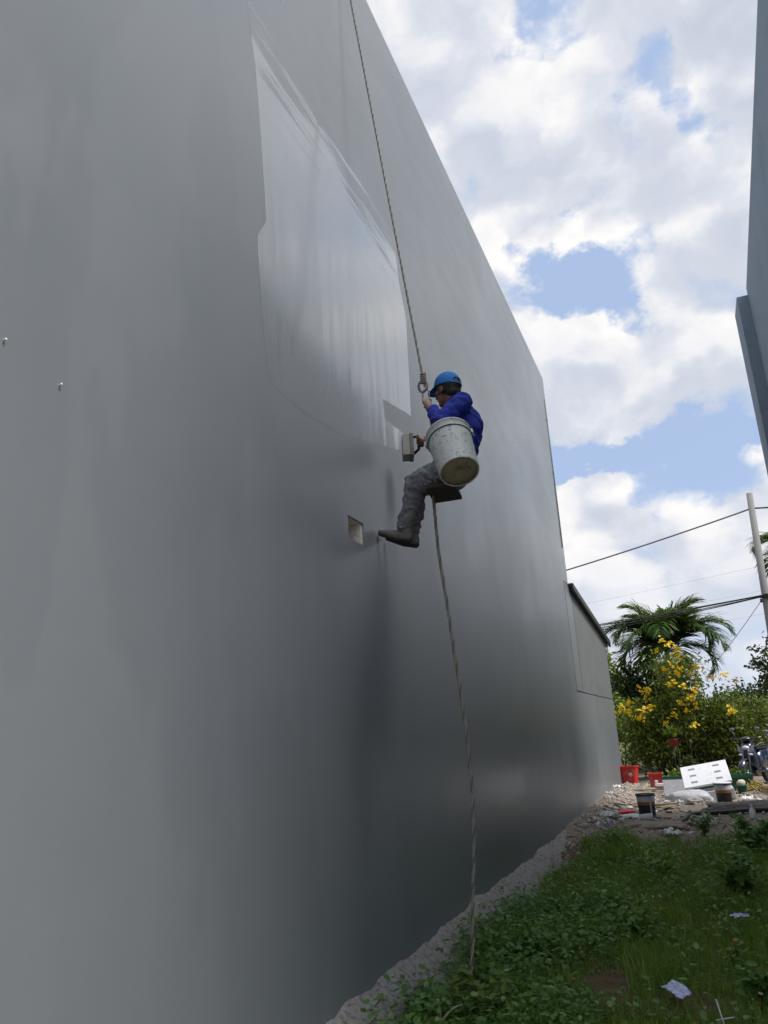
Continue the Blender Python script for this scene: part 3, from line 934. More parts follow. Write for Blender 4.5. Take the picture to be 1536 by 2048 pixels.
# shoes
M['shoe'] = simple('grey_canvas_shoe', (0.15, 0.145, 0.14), 0.9, 0.25, 30, dirt=(0.32, 0.31, 0.30), dirt_amt=0.5, bump=0.3)
M['sole'] = simple('dark_sole', (0.04, 0.038, 0.035), 0.8, 0.2)
for a_, dz in ((anL, 0), (anR, 0)):
    a_ = Vector(a_)
    bm = bmesh.new()
    capsule(bm, a_ + Vector((0.004, 0, 0.045)), 0.047, a_ + Vector((0.026, 0, -0.030)), 0.040)
    capsule(bm, a_ + Vector((0.03, 0, -0.050)), 0.036, a_ + Vector((-0.06, 0.006, -0.022)), 0.039)
    capsule(bm, a_ + Vector((-0.06, 0.006, -0.022)), 0.039, a_ + Vector((-0.190, 0.012, 0.026)), 0.025)
    sm = remesh(bm, 0.007, 3, lambda p: 0.004 * fbm(p.x * 25, p.y * 25, p.z * 25, 3))
    shoe = link('shoe', sm, M['shoe'], person)
    bm = bmesh.new()
    q = a_ + Vector((0.0, 0, -0.038))
    capsule(bm, q + Vector((0.035, 0, -0.036)), 0.028, q + Vector((-0.06, 0.006, -0.008)), 0.030)
    capsule(bm, q + Vector((-0.06, 0.006, -0.008)), 0.030, q + Vector((-0.198, 0.012, 0.050)), 0.021)
    link('sole', remesh(bm, 0.007, 2), M['sole'], shoe)
# hair
bm = bmesh.new()
ellip(bm, hp_(-0.030, 0, 0.020), (0.090, 0.083, 0.100), HR)
ellip(bm, hp_(-0.052, 0, -0.035), (0.058, 0.066, 0.060), HR)
for sgn in (1, -1):
    capsule(bm, hp_(0.012, 0.074 * sgn, 0.03), 0.016, hp_(0.010, 0.074 * sgn, -0.008), 0.010)
hm = remesh(bm, 0.007, 2, lambda p: 0.004 * fbm(p.x * 60, p.y * 60, p.z * 30, 3))
M['hair'] = simple('black_hair', (0.008, 0.007, 0.006), 0.6, 0.3, 50)
link('hair', hm, M['hair'], person)
# cap: dome in panels, brim, button, adjusting strap over an arched gap
capm = simple('sky_blue_cap', (0.022, 0.155, 0.46), 0.8, 0.12, 20, bump=0.3, bscale=200, spec=0.3)
vs, fs = [], []
NA, NZ = 44, 22
for i in range(NZ + 1):
    th = (math.pi / 2) * i / NZ
    for j in range(NA):
        a = 2 * math.pi * j / NA
        f, s_ = math.cos(a), math.sin(a)
        seam = 1.0 - 0.012 * (abs(math.sin(3 * a)) < 0.16)
        low = 0.0
        if i == 0:
            low = 0.0
        rr = math.sin(th + 0.0) if False else math.cos(th * 1.0) ** 0.72
        z = math.sin(th) ** 0.95 * 0.105
        drop = -0.030 * (1 - i / NZ) * (0.5 - 0.5 * f)                # lower behind
        vs.append(hp_(-0.012 + f * 0.112 * rr * seam, s_ * 0.092 * rr * seam, 0.036 + z + drop))
for i in range(NZ):
    for j in range(NA):
        # arched opening at the back
        a = 2 * math.pi * (j + 0.5) / NA
        back = abs(a - math.pi)
        if back < 0.62 and i < 5.0 * math.sqrt(max(0, 1 - (back / 0.62) ** 2)) and i > 0:
            continue
        fs.append((i * NA + j, i * NA + (j + 1) % NA, (i + 1) * NA + (j + 1) % NA, (i + 1) * NA + j))
me = bpy.data.meshes.new('cap'); me.from_pydata([tuple(v) for v in vs], [], fs); me.update()
cap = link('cap', me, capm, person, smooth=True)
md = cap.modifiers.new('thick', 'SOLIDIFY'); md.thickness = 0.003
# brim
vs, fs = [], []
NB, NR = 18, 5
for r_ in range(NR + 1):
    for j in range(NB + 1):
        a = R(-62 + 124 * j / NB)
        ext = 0.078 * (r_ / NR) * math.cos(a * 1.15) ** 0.6 if abs(a * 1.15) < math.pi / 2 else 0
        f = -0.012 + math.cos(a) * 0.110 + ext
        s_ = math.sin(a) * 0.090
        u = 0.038 - 0.004 * r_ / NR - 0.12 * (s_ ** 2) / 0.09 * (r_ / NR) * 1.2 - 0.010 * (r_ / NR)
        vs.append(hp_(f, s_, u))
for r_ in range(NR):
    for j in range(NB):
        fs.append((r_ * (NB + 1) + j, r_ * (NB + 1) + j + 1, (r_ + 1) * (NB + 1) + j + 1, (r_ + 1) * (NB + 1) + j))
me = bpy.data.meshes.new('brim'); me.from_pydata([tuple(v) for v in vs], [], fs); me.update()
br = link('brim', me, capm, cap, smooth=True)
md = br.modifiers.new('thick', 'SOLIDIFY'); md.thickness = 0.004
mb = MB(); mb.ball(hp_(-0.012, 0, 0.144), (0.009, 0.009, 0.006)); mb.build('button', capm, cap)

# ---- paint pad held against the wall
pad = empty('paint_pad', (-1.90, 5.66, 3.79), 'grey block paint pad held in the far hand near the wall', 'paint pad', rz=R(22))
M['padfoam'] = simple('grey_pad_foam', (0.36, 0.355, 0.34), 0.9, 0.15, 20, dirt=(0.2, 0.2, 0.2), bump=0.4)
M['padback'] = simple('pad_back_plate', (0.16, 0.155, 0.14), 0.6, 0.15, 20, dirt=(0.35, 0.35, 0.34))
mb = MB(); mb.box((-0.060, -0.085, -0.092), (0.0, 0.085, 0.092), b=0.006); mb.build('foam', M['padfoam'], pad)
mb = MB(); mb.box((0.0005, -0.088, -0.096), (0.032, 0.088, 0.096), b=0.004); mb.build('back_plate', M['padback'], pad)
mb = MB(); mb.tube([(0.03, -0.03, 0.075), (0.062, -0.08, 0.065), (0.080, -0.0915, 0.01), (0.070, -0.08, -0.05), (0.03, -0.03, -0.07)], 0.012, 8); mb.build('handle', M['black'], pad)

# ---- bucket hanging at his side
bt, bb = Vector((-1.339, 4.85, 3.500)), Vector((-1.238, 4.695, 3.160))
ax = (bt - bb).normalized()
Lb = (bt - bb).length
xa = Vector((1, 0, 0)); xa = (xa - ax * xa.dot(ax)).normalized()
ya_ = ax.cross(xa)
BM = Matrix((xa, ya_, ax)).transposed().to_4x4()
bk = empty('paint_bucket', (0, 0, 0), 'speckled pale grey paint bucket slung beside the worker', 'bucket')
bk.matrix_world = Matrix.Translation(bb) @ BM @ Matrix.Diagonal((1.05, 1.05, 1.0, 1.0))
def bucket_mat():
    m, g, p = mat('speckled_bucket')
    co = g.n('ShaderNodeTexCoord').outputs['Object']
    c = g.mix(g.noise(co, 8, 5, 0.6), (0.44, 0.49, 0.49), (0.56, 0.60, 0.59))
    c = g.mix(g.ss(g.noise(co, 42, 5, 0.72), 0.55, 0.64), c, (0.13, 0.155, 0.16))
    c = g.mix(g.ss(g.noise(g.map(co, scale=(1, 1, 0.3)), 30, 4, 0.6), 0.60, 0.70, 0, 0.7), c, (0.66, 0.68, 0.68))
    g.put(p.inputs['Base Color'], c)
    p.inputs['Roughness'].default_value = 0.5
    p.inputs['Specular IOR Level'].default_value = 0.5
    return m
M['bucket'] = bucket_mat()
M['bucketbase'] = simple('grimy_bucket_base', (0.27, 0.255, 0.18), 0.7, 0.3, 10, dirt=(0.12, 0.115, 0.08), dirt_amt=0.7)
mb = MB()
mb.lathe([(0.118, 0.004), (0.127, 0.0), (0.1285, 0.006), (0.1445, 0.30), (0.1465, 0.305), (0.1465, 0.31), (0.1478, 0.372), (0.154, 0.374), (0.155, 0.381), (0.150, 0.384), (0.146, 0.378), (0.142, 0.30), (0.124, 0.03), (0.0, 0.03)], 48)
mb.build('shell', M['bucket'], bk)
mb = MB()
for z, r in ((0.312, 0.1515),):
    mb.lathe([(0.146, z - 0.004), (r, z - 0.004), (r + 0.001, z), (r, z + 0.004), (0.146, z + 0.004)], 48)
mb.build('rim_band', M['black'], bk)
mb = MB(); mb.lathe([(0.0, 0.009), (0.030, 0.0085), (0.034, 0.006), (0.095, 0.006), (0.100, 0.009), (0.1178, 0.007), (0.1178, 0.018), (0.0, 0.018)], 40)
mb.build('base', M['bucketbase'], bk)
hook = bk.matrix_world.inverted() @ Vector((-1.500, 5.015, 3.655))
pts = catm([(-0.150, -0.02, 0.345), (-0.155, 0.03, 0.40), tuple(hook), (0.02, 0.165, 0.42), (0.150, 0.02, 0.345)], 10)
mb = MB(); mb.tube(pts, 0.0026, 6); mb.build('bail_handle', M['steel'], bk)
for lo_, hi_ in (((-0.164, -0.04, 0.325), (-0.150, 0.0, 0.365)), ((0.150, 0.0, 0.325), (0.164, 0.04, 0.365))):
    mb = MB(); mb.box(lo_, hi_, b=0.003); mb.build('handle_lug', M['bucket'], bk)
mb = MB(); mb.lathe([(0.0, 0.16), (0.1335, 0.16), (0.1335, 0.158), (0.0, 0.15)], 32); mb.build('paint', M['wet'], bk)

# ------------------------------------------------------------------ scatter tools for foliage
def rotmats(yaw, pitch, roll):
    cy, sy, cp, sp, cr, sr = np.cos(yaw), np.sin(yaw), np.cos(pitch), np.sin(pitch), np.cos(roll), np.sin(roll)
    Z = np.zeros_like(yaw); O = np.ones_like(yaw)
    Rz = np.stack([cy, -sy, Z, sy, cy, Z, Z, Z, O], -1).reshape(-1, 3, 3)
    Ry = np.stack([cp, Z, sp, Z, O, Z, -sp, Z, cp], -1).reshape(-1, 3, 3)
    Rx = np.stack([O, Z, Z, Z, cr, -sr, Z, sr, cr], -1).reshape(-1, 3, 3)
    return Rz @ Ry @ Rx

def scatter(name, TV, TF, pos, Rm, scale):
    TV = np.asarray(TV, float)
    n, k = len(pos), len(TV)
    sc_ = np.asarray(scale)
    sc_ = sc_[:, None, None] if sc_.ndim == 1 else sc_[:, None, :]
    V = np.einsum('nij,nkj->nki', Rm, TV[None] * sc_) + pos[:, None, :]
    off = (np.arange(n) * k)[:, None, None]
    out = []
    for f in TF:
        f = np.asarray(f)
        out.append((f[None] + off).reshape(-1, f.shape[1]))
    return npmesh(name, V.reshape(-1, 3), out)

# leaf along +x, folded on its midrib
LEAF = ([(0, 0, 0), (0.30, 0.20, 0.05), (0.68, 0.17, 0.03), (1.0, 0, -0.06), (0.68, -0.17, 0.03), (0.30, -0.20, 0.05), (0.5, 0, -0.015)],
        [[(0, 6, 1), (1, 6, 2), (2, 6, 3), (3, 6, 4), (4, 6, 5), (5, 6, 0)]])
LEAF4 = ([(0, 0, 0), (0.5, 0.24, 0.05), (1.0, 0, -0.05), (0.5, -0.24, 0.05)], [[(0, 1, 2), (0, 2, 3)]])
BLADE = ([(0, 0.045, 0), (0, -0.045, 0), (0.10, 0.032, 0.5), (0.10, -0.032, 0.5), (0.34, 0, 1.0)], [[(0, 1, 3, 2)], [(2, 3, 4)]])

def crown_points(center, rad, nclump, per, cr, seed, shell=0.55, flat=1.0, holes=None):
    r_ = np.random.default_rng(seed)
    d = r_.normal(size=(nclump, 3)); d /= np.linalg.norm(d, axis=1)[:, None]
    rr = shell + (1 - shell) * r_.random(nclump) ** 0.6
    rr *= 1 + 0.18 * np.sin(d[:, 0] * 5 + seed) * np.cos(d[:, 2] * 4 + d[:, 1] * 3)
    cl = d * rr[:, None] * np.array(rad) + np.array(center)
    p = np.repeat(cl, per, 0) + r_.normal(size=(nclump * per, 3)) * cr * np.array([1, 1, 0.75]) * (0.6 + 0.8 * r_.random((nclump * per, 1)))
    return p, cl

def leaves_at(name, p, size, seed, leaf=LEAF4, droop=0.5):
    r_ = np.random.default_rng(seed)
    n = len(p)
    Rm = rotmats(r_.random(n) * 6.283, r_.normal(droop * 0.6, 0.7, n), r_.normal(0, 0.8, n))
    return scatter(name, leaf[0], leaf[1], p, Rm, size * (0.6 + 0.8 * r_.random(n)))

def branches(mb, base, targets, r0, seed):
    r_ = random.Random(seed)
    for t in targets:
        t = Vector(t); b = Vector(base)
        m = b.lerp(t, 0.5) + Vector((r_.uniform(-.2, .2), r_.uniform(-.2, .2), r_.uniform(0, .25)))
        pts = catm([b, m, t], 5)
        k = len(pts)
        mb.tube(pts, [r0 * (1 - 0.8 * i / (k - 1)) for i in range(k)], 6)

def tree(name, label, cat, base, center, rad, nclump, per, cr, leaf, mt, seed, trunk=0.08, group=None, shell=0.55, droop=0.5, nb=9):
    t = empty(name, base, label, cat, group)
    c = np.array(center) - np.array(base)
    p, cl = crown_points(c, rad, nclump, per, cr, seed, shell)
    p[:, 2] = np.maximum(p[:, 2], 0.05)
    link('crown', leaves_at('crown', p, leaf, seed + 1, droop=droop), mt, t)
    mb = MB()
    fork = Vector((c[0] * 0.3, c[1] * 0.3, max(0.25, c[2] - rad[2] * 0.75)))
    mb.tube(catm([(0, 0, -0.15), (c[0] * 0.1, 0.02, fork.z * 0.5), fork], 5), [trunk * (1 - 0.05 * i) for i in range(11)], 8)
    branches(mb, fork, [cl[i] for i in range(0, len(cl), max(1, len(cl) // nb))], trunk * 0.55, seed)
    mb.build('trunk', M['bark'], t)
    return t

# ------------------------------------------------------------------ trees and shrubs behind the yard
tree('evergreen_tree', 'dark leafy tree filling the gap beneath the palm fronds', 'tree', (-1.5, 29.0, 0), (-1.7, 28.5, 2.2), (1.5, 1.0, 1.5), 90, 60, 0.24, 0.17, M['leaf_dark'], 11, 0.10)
tree('broadleaf_shrub', 'pale lime green shrub hugging the end of the building', 'shrub', (-2.75, 25.0, 0), (-2.55, 25.0, 1.75), (0.55, 0.6, 0.75), 40, 45, 0.14, 0.13, M['leaf_lime'], 12, 0.05)
tree('hedge_tree', 'dense olive tree behind the parked scooters', 'tree', (1.3, 25.5, 0), (1.35, 25.5, 1.05), (1.3, 0.8, 1.05), 90, 60, 0.20, 0.12, M['leaf_olive'], 13, 0.08)
tree('slender_tree', 'sparse young tree against the sky beside the utility pole', 'tree', (2.75, 30.5, 0), (2.55, 30.5, 2.85), (0.75, 0.7, 1.35), 32, 26, 0.15, 0.20, M['leaf_dark'], 14, 0.06, shell=0.3)
tree('roadside_tree', 'round green tree low on the horizon past the shrub', 'tree', (1.9, 33.0, 0), (1.7, 33.0, 1.6), (1.2, 0.9, 1.0), 60, 50, 0.22, 0.18, M['leaf_dark'], 15, 0.08)
tree('corner_tree', 'leafy tree peeping out behind the lean-to roof', 'tree', (-4.2, 33.0, 0), (-3.5, 33.0, 3.0), (1.0, 0.9, 1.1), 45, 40, 0.22, 0.2, M['leaf_shrub'], 16, 0.1)
tree('low_hedge', 'low dark hedge behind the tubs and planter', 'hedge', (-0.4, 24.6, 0), (-0.4, 24.6, 0.55), (2.0, 0.45, 0.62), 110, 55, 0.16, 0.11, M['leaf_dark'], 17, 0.04, shell=0.2)
tree('garden_bush', 'mid green bush behind the shrub and below the sparse young tree', 'bush', (1.15, 24.0, 0), (1.05, 24.0, 1.2), (0.75, 0.5, 0.95), 60, 55, 0.16, 0.11, M['leaf_shrub'], 18, 0.05)
tree('unseen_broad_tree', 'unseen tall dark tree added behind the blue grey building to darken wall reflections', 'tree', (5.0, 26.5, 0), (4.7, 26.5, 3.6), (1.9, 1.7, 3.4), 170, 60, 0.34, 0.24, M['leaf_dark'], 19, 0.16, shell=0.3)  # added out of view to darken what the glossy wall reflects
tree('unseen_spreading_tree', 'second unseen dark tree added past the corner pillar to deepen wall reflections', 'tree', (8.2, 25.0, 0), (7.9, 25.0, 4.0), (2.0, 1.8, 3.6), 170, 60, 0.36, 0.26, M['leaf_dark'], 20, 0.18, shell=0.3)  # also unseen, added so the wall mirrors less bright sky
# far wood line, seen as one mass in the gaps
pf = []
r_ = np.random.default_rng(5)
for k in range(150):
    x = r_.uniform(-45, 45); y = r_.uniform(70, 95); h = r_.uniform(1.5, 3.4)
    pf.append(np.array([x, y, 0]) + r_.normal(size=(60, 3)) * np.array([1.6, 1.2, 0.45 * h]) + np.array([0, 0, h * 0.5]))
pf = np.concatenate(pf); pf[:, 2] = np.abs(pf[:, 2])
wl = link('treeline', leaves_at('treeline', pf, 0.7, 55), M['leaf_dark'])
props(wl, 'dark distant line of trees along the horizon', 'treeline', kind='stuff')

# flowering shrub
fs_ = empty('flowering_shrub', (-0.55, 23.6, 0), 'big shrub with yellow blossom clusters in front of the palm', 'shrub')
pcs, cls = [], []
for (c, rad, n_, s_) in (((-0.05, 0.0, 1.25), (1.25, 0.7, 1.05), 90, 31), ((0.10, 0.05, 2.45), (0.70, 0.5, 0.85), 48, 32), ((-1.0, -0.05, 1.25), (0.62, 0.5, 0.85), 44, 33), ((0.95, 0.0, 1.35), (0.7, 0.5, 0.85), 44, 34)):
    p, cl = crown_points(c, rad, n_, 48, 0.17, s_, 0.45)
    pcs.append(p); cls.append(cl)
pp = np.concatenate(pcs); pp[:, 2] = np.maximum(pp[:, 2], 0.08)
link('crown', leaves_at('crown', pp, 0.115, 35, droop=0.8), M['leaf_shrub'], fs_)
mb = MB()
allc = np.concatenate(cls)
for k in range(5):
    b0 = Vector((0.12 * math.cos(k * 1.3), 0.12 * math.sin(k * 1.3), -0.1))
    mid = Vector((0.35 * math.cos(k * 1.3), 0.3 * math.sin(k * 1.3), 0.75))
    mb.tube(catm([b0, mid * 0.5 + b0 * 0.5, mid], 4), [0.035 - 0.002 * i for i in range(9)], 7)
    branches(mb, mid, [allc[i] for i in range(k * 3, len(allc), 30)], 0.02, k)
mb.build('trunk', M['bark'], fs_)
# blossom clusters: a few shared meshes of five-petal trumpets
PET = ([(0, 0, 0), (0.5, 0.30, 0.22), (0.95, 0.22, 0.15), (1.05, -0.10, 0.12), (0.5, -0.30, 0.22)], [[(0, 1, 2, 3), ], [(0, 3, 4)]])
clm = []
for v in range(4):
    r_ = np.random.default_rng(80 + v)
    pos, ya3 = [], []
    for f in range(9):
        c = r_.normal(size=3) * np.array([0.060, 0.055, 0.040])
        for q in range(5):
            pos.append(c); ya3.append(q * 1.2566 + f)
    pos = np.array(pos); n_ = len(pos)
    Rm = rotmats(np.array(ya3), np.full(n_, -0.35) + r_.normal(0, 0.15, n_), r_.normal(0, 0.3, n_))
    tilt = rotmats(np.zeros(n_), np.full(n_, 0.0), np.full(n_, 0.75))       # faces lean to the open side
    clm.append(scatter('blossom', PET[0], PET[1], pos, tilt @ Rm, np.full(n_, 0.048)))
spots = [(1330, 1285), (1345, 1298), (1316, 1306), (1362, 1310), (1372, 1322), (1358, 1325), (1352, 1338), (1367, 1350), (1360, 1357), (1337, 1348), (1393, 1364), (1345, 1380), (1352, 1376), (1348, 1385),
         (1290, 1381), (1303, 1387), (1297, 1400), (1372, 1388), (1396, 1397), (1398, 1400), (1392, 1410), (1434, 1379), (1452, 1380), (1458, 1376), (1243, 1411), (1262, 1408), (1255, 1420), (1240, 1424), (1264, 1424),
         (1290, 1425), (1301, 1423), (1308, 1421), (1289, 1440), (1276, 1440), (1373, 1418), (1386, 1414), (1354, 1442), (1382, 1438), (1399, 1429), (1340, 1457), (1468, 1447), (1396, 1469), (1476, 1390), (1400, 1352), (1418, 1358)]
# the same spots as metres in the shrub's own frame (x right, z up)
for k, (a, b) in enumerate(spots):
    x = -2.140 + (a - 1236) * 0.01265 + (b - 1420) * -0.0018 + 0.55
    z = 1.85 - (b - 1420) * 0.01308 + (a - 1236) * 0.00085
    o = link('blossom', clm[k % 4], M['petal'], fs_, (x, -0.55 + 0.16 * math.sin(k * 2.1) - (0.35 if z < 1.9 else 0.0), z), (0.3 * math.sin(k), 0.3 * math.cos(k * 3), k * 1.1))
    o.scale = (0.85 + 0.35 * abs(math.sin(k * 1.7)),) * 3

# palm
def frond_mesh(L, droop, seed, nl=58, ll=0.92):
    r_ = np.random.default_rng(seed)
    # rachis: rises then arches over, in the xz plane
    pts, tg = [], []
    x = z = 0.0; ang = R(70)
    N = 40
    for i in range(N + 1):
        pts.append((x, 0, z)); tg.append(ang)
        ang -= droop * (0.35 + 1.3 * i / N) / N
        x += math.cos(ang) * L / N; z += math.sin(ang) * L / N
    mb = MB()
    mb.tube(pts, [0.022 * (1 - 0.85 * i / N) + 0.003 for i in range(N + 1)], 5)
    pos, Rs, scl = [], [], []
    for i in range(nl):
        t = 0.14 + 0.86 * i / (nl - 1)
        k = min(N, int(t * N))
        px_, _, pz_ = pts[k]
        a = tg[k]
        T = np.array([math.cos(a), 0, math.sin(a)]); Nn = np.array([-math.sin(a), 0, math.cos(a)])
        ln = ll * math.sin(math.pi * min(1, 0.22 + 0.78 * t)) ** 0.7 * (0.85 + 0.3 * r_.random()) + 0.08
        for sgn in (1, -1):
            fw = 0.55 + 0.5 * t + r_.normal(0, 0.08)
            d = T * math.sin(fw) + np.array([0, sgn, 0]) * math.cos(fw) + Nn * (0.28 + r_.normal(0, 0.12))
            d /= np.linalg.norm(d)
            y2 = np.cross(Nn, d); y2 /= np.linalg.norm(y2)
            z2 = np.cross(d, y2)
            Rs.append(np.stack([d, y2, z2], 1)); pos.append((px_, 0, pz_)); scl.append((ln, 0.062, ln))
    LT = ([(0, .25, 0), (0, -.25, 0), (0.4, .5, -0.02), (0.4, -.5, -0.02), (0.75, .36, -0.16), (0.75, -.36, -0.16), (1.0, 0, -0.42)], [[(0, 1, 3, 2), (2, 3, 5, 4)], [(4, 5, 6)]])
    me = scatter('leaflets', LT[0], LT[1], np.array(pos), np.array(Rs), np.array(scl))
    bm = bmesh.new(); bm.from_mesh(me)
    me2 = mb.mesh('r'); bm.from_mesh(me2)
    out_ = bpy.data.meshes.new('frond'); bm.to_mesh(out_); bm.free()
    bpy.data.meshes.remove(me); bpy.data.meshes.remove(me2)
    return out_
FR = [frond_mesh(2.5, R(125), 1, 64), frond_mesh(2.35, R(150), 2, 64), frond_mesh(2.1, R(80), 3, 56), frond_mesh(2.45, R(180), 4, 64)]
def palm(loc, label, h, spec, group=None):
    t = empty('palm_tree', loc, label, 'palm tree', group)
    mb = MB()
    pts = [(0.04 * math.sin(i * 0.5), 0.02 * i, -0.2 + (h + 0.2) * i / 26) for i in range(27)]
    mb.tube(pts, [0.12 - 0.0016 * i + 0.008 * (i % 2) for i in range(27)], 10)
    mb.build('trunk', M['bark'], t)
    for k, (yaw, var, tilt, s_) in enumerate(spec):
        o = link('frond', FR[var], M['leaf_palm'], t, (pts[-1][0], pts[-1][1], h - 0.05), (0, R(tilt), R(yaw)))
        o.scale = (s_, s_, s_)
    return t
palm((-0.75, 27.0, 0), 'feathery green palm rising behind the yellow flowering shrub', 3.75,
     [(0, 0, 10, 1.05), (22, 1, 0, .95), (-30, 0, 25, 1), (55, 2, 0, 1), (88, 0, -5, .9), (125, 2, 0, 1.05), (150, 0, 0, 1), (180, 0, 6, 1.05), (205, 1, 0, 1), (232, 0, 18, .95), (268, 1, 0, 1), (300, 2, 5, 1), (330, 3, 5, .95), (345, 2, -12, 1.05), (190, 2, -14, 1.05), (160, 3, 25, .95), (12, 3, 38, .9), (70, 2, -20, .9), (110, 0, 25, .9), (245, 3, 35, .9), (285, 3, 40, .85), (215, 2, -5, .9)])
palm((-1.95, 28.6, 0), 'lower dark palm tucked between the flowering shrub and the lean-to', 1.75,
     [(k * 36 + 8, (0, 1, 3)[k % 3], (10, 25, 0)[k % 3], 0.85) for k in range(10)])
palm((4.35, 31.0, 0), 'tall palm mostly hidden behind the blue grey building', 7.2,
     [(k * 33 + 5, (0, 3, 1)[k % 3], (15, 30, 5)[k % 3], 0.9) for k in range(11)])

# ------------------------------------------------------------------ utility pole and cables
pole = empty('utility_pole', (1.86, 22.0, 0), 'leaning concrete utility pole at the far corner', 'pole')
mb = MB()
mb.tube([(-0.005, 0, -0.3), (0.24, 0, 7.25)], [0.115, 0.078], 14)
mb.build('shaft', M['concrete'], pole)
mb = MB(); mb.box((0.0, -0.14, 4.42), (0.34, -0.085, 4.50)); mb.box((0.10, -0.16, 4.40), (0.20, 0.12, 4.52)); mb.build('cable_bracket', M['black'], pole)
for k, (x, z) in enumerate(((0.30, 4.34), (0.02, 4.36))):
    mb = MB(); mb.lathe([(0.0, -.05), (.03, -.05), (.036, -.02), (.022, 0), (.036, .02), (.022, .04), (0, .05)], 12, Matrix.Translation((x, -0.115, z))); mb.build('insulator', M['black'], pole)
def cable(a, b, sag, r, mt, label, par=None, n=26):
    a, b = Vector(a), Vector(b)
    pts = [a.lerp(b, i / n) + Vector((0, 0, -sag * 4 * (i / n) * (1 - i / n))) for i in range(n + 1)]
    mb = MB(); mb.tube(pts, r, 6)
    return mb.build('cable', mt) if par is None else mb.build('strand', mt, par)
o = cable((2.08, 22, 6.83), (-7.0, 22.5, 5.25), 0.10, 0.022, M['greywire'], ''); o.name = 'power_cable'; props(o, 'single grey cable rising to the top of the utility pole', 'cable')
bnd = empty('cable_bundle', (0, 22, 0), 'thick black bundle of cables slung low across the palm crown', 'cable')
for k, (dz, dy, sg) in enumerate(((0, 0, .10), (.035, .03, .13), (-.03, .05, .17), (.015, -.04, .07), (-.055, .02, .24))):
    cable((1.97, 0 + dy, 4.50 + dz * .4), (-6.0, 0.6 + dy, 4.02 + dz), sg * .6, 0.012, M['wire'], '', bnd)
o = cable((1.93, 22.05, 4.42), (0.55, 29.5, 3.2), 0.05, 0.008, M['greywire'], ''); o.name = 'stay_wire'; props(o, 'thin stay wire slanting down from the pole bracket', 'wire')
for k, (z0, z1, y0, lab) in enumerate(((7.4, 6.6, 34, 'faint distant wire just below the single grey cable'), (6.25, 5.8, 34, 'faint distant wire midway between cable and bundle'), (5.25, 4.95, 34, 'faint distant wire just above the cable bundle'))):
    o = cable((14.0, y0, z0 + 1.2), (-12.0, y0 + 2, z1 - 0.5), 0.10, 0.004, M['palewire'], ''); o.name = 'thin_wire'; props(o, lab, 'wire', 'distant wires')
for k in range(1):
    o = cable((2.10, 22, 6.83), (8.0, 22.4, 6.7), 0.10, 0.022, M['wire'], ''); o.name = 'power_cable'; props(o, 'short black cable leaving the pole behind the blue grey building', 'cable')

# ------------------------------------------------------------------ yard clutter
def put(x, y, dz=0.0): return (x, y, gz(x, y) + dz)

# two tapered red tubs
def red_tub(loc, label, w, h, rz_):
    t = empty('red_tub', loc, label, 'tub', 'red tubs', rz_)
    mb = MB()
    a, b, th = w * 0.40, w * 0.52, 0.012
    def ring(s_, z): return [(s_ * x, s_ * y, z) for x, y in ((-1, -.85), (-.85, -1), (.85, -1), (1, -.85), (1, .85), (.85, 1), (-.85, 1), (-1, .85))]
    rings = [ring(a * 0.96, 0.0), ring(a, 0.012), ring(b, h - .03), ring(b + .016, h - .028), ring(b + .016, h), ring(b - th, h), ring(a - th, 0.03)]
    vs = [p for r in rings for p in r]; fs = []
    for i in range(len(rings) - 1):
        for j in range(8):
            fs.append((i * 8 + j, i * 8 + (j + 1) % 8, (i + 1) * 8 + (j + 1) % 8, (i + 1) * 8 + j))
    fs.append(tuple(range(7, -1, -1))); fs.append(tuple(48 + j for j in range(8)))
    mb.add(vs, fs); mb.build('shell', M['red'], t)
    # white round mark on the front
    tl = math.atan2(b - a, h)
    Mx = Matrix.Translation((w * 0.20, -(a + (b - a) * 0.62) - 0.004, h * 0.55)) @ Matrix.Rotation(R(90) + tl, 4, 'X')
    mb = MB(); mb.lathe([(0.0, 0.002), (0.022, 0.002), (0.022, 0.0005), (0.0, 0.0005)], 16, Mx); mb.lathe([(0.032, 0.002), (0.046, 0.002), (0.046, 0.0005), (0.032, 0.0005), (0.032, 0.002)], 20, Mx)
    if w > 0.33: mb.build('round_mark', M['white'], t)
    return t
red_tub(put(-1.90, 21.3), 'larger red tub right against the end of the painted wall', 0.38, 0.44, R(-12))
red_tub(put(-1.27, 21.0), 'smaller red tub with white scraps in front of it', 0.32, 0.33, R(8))

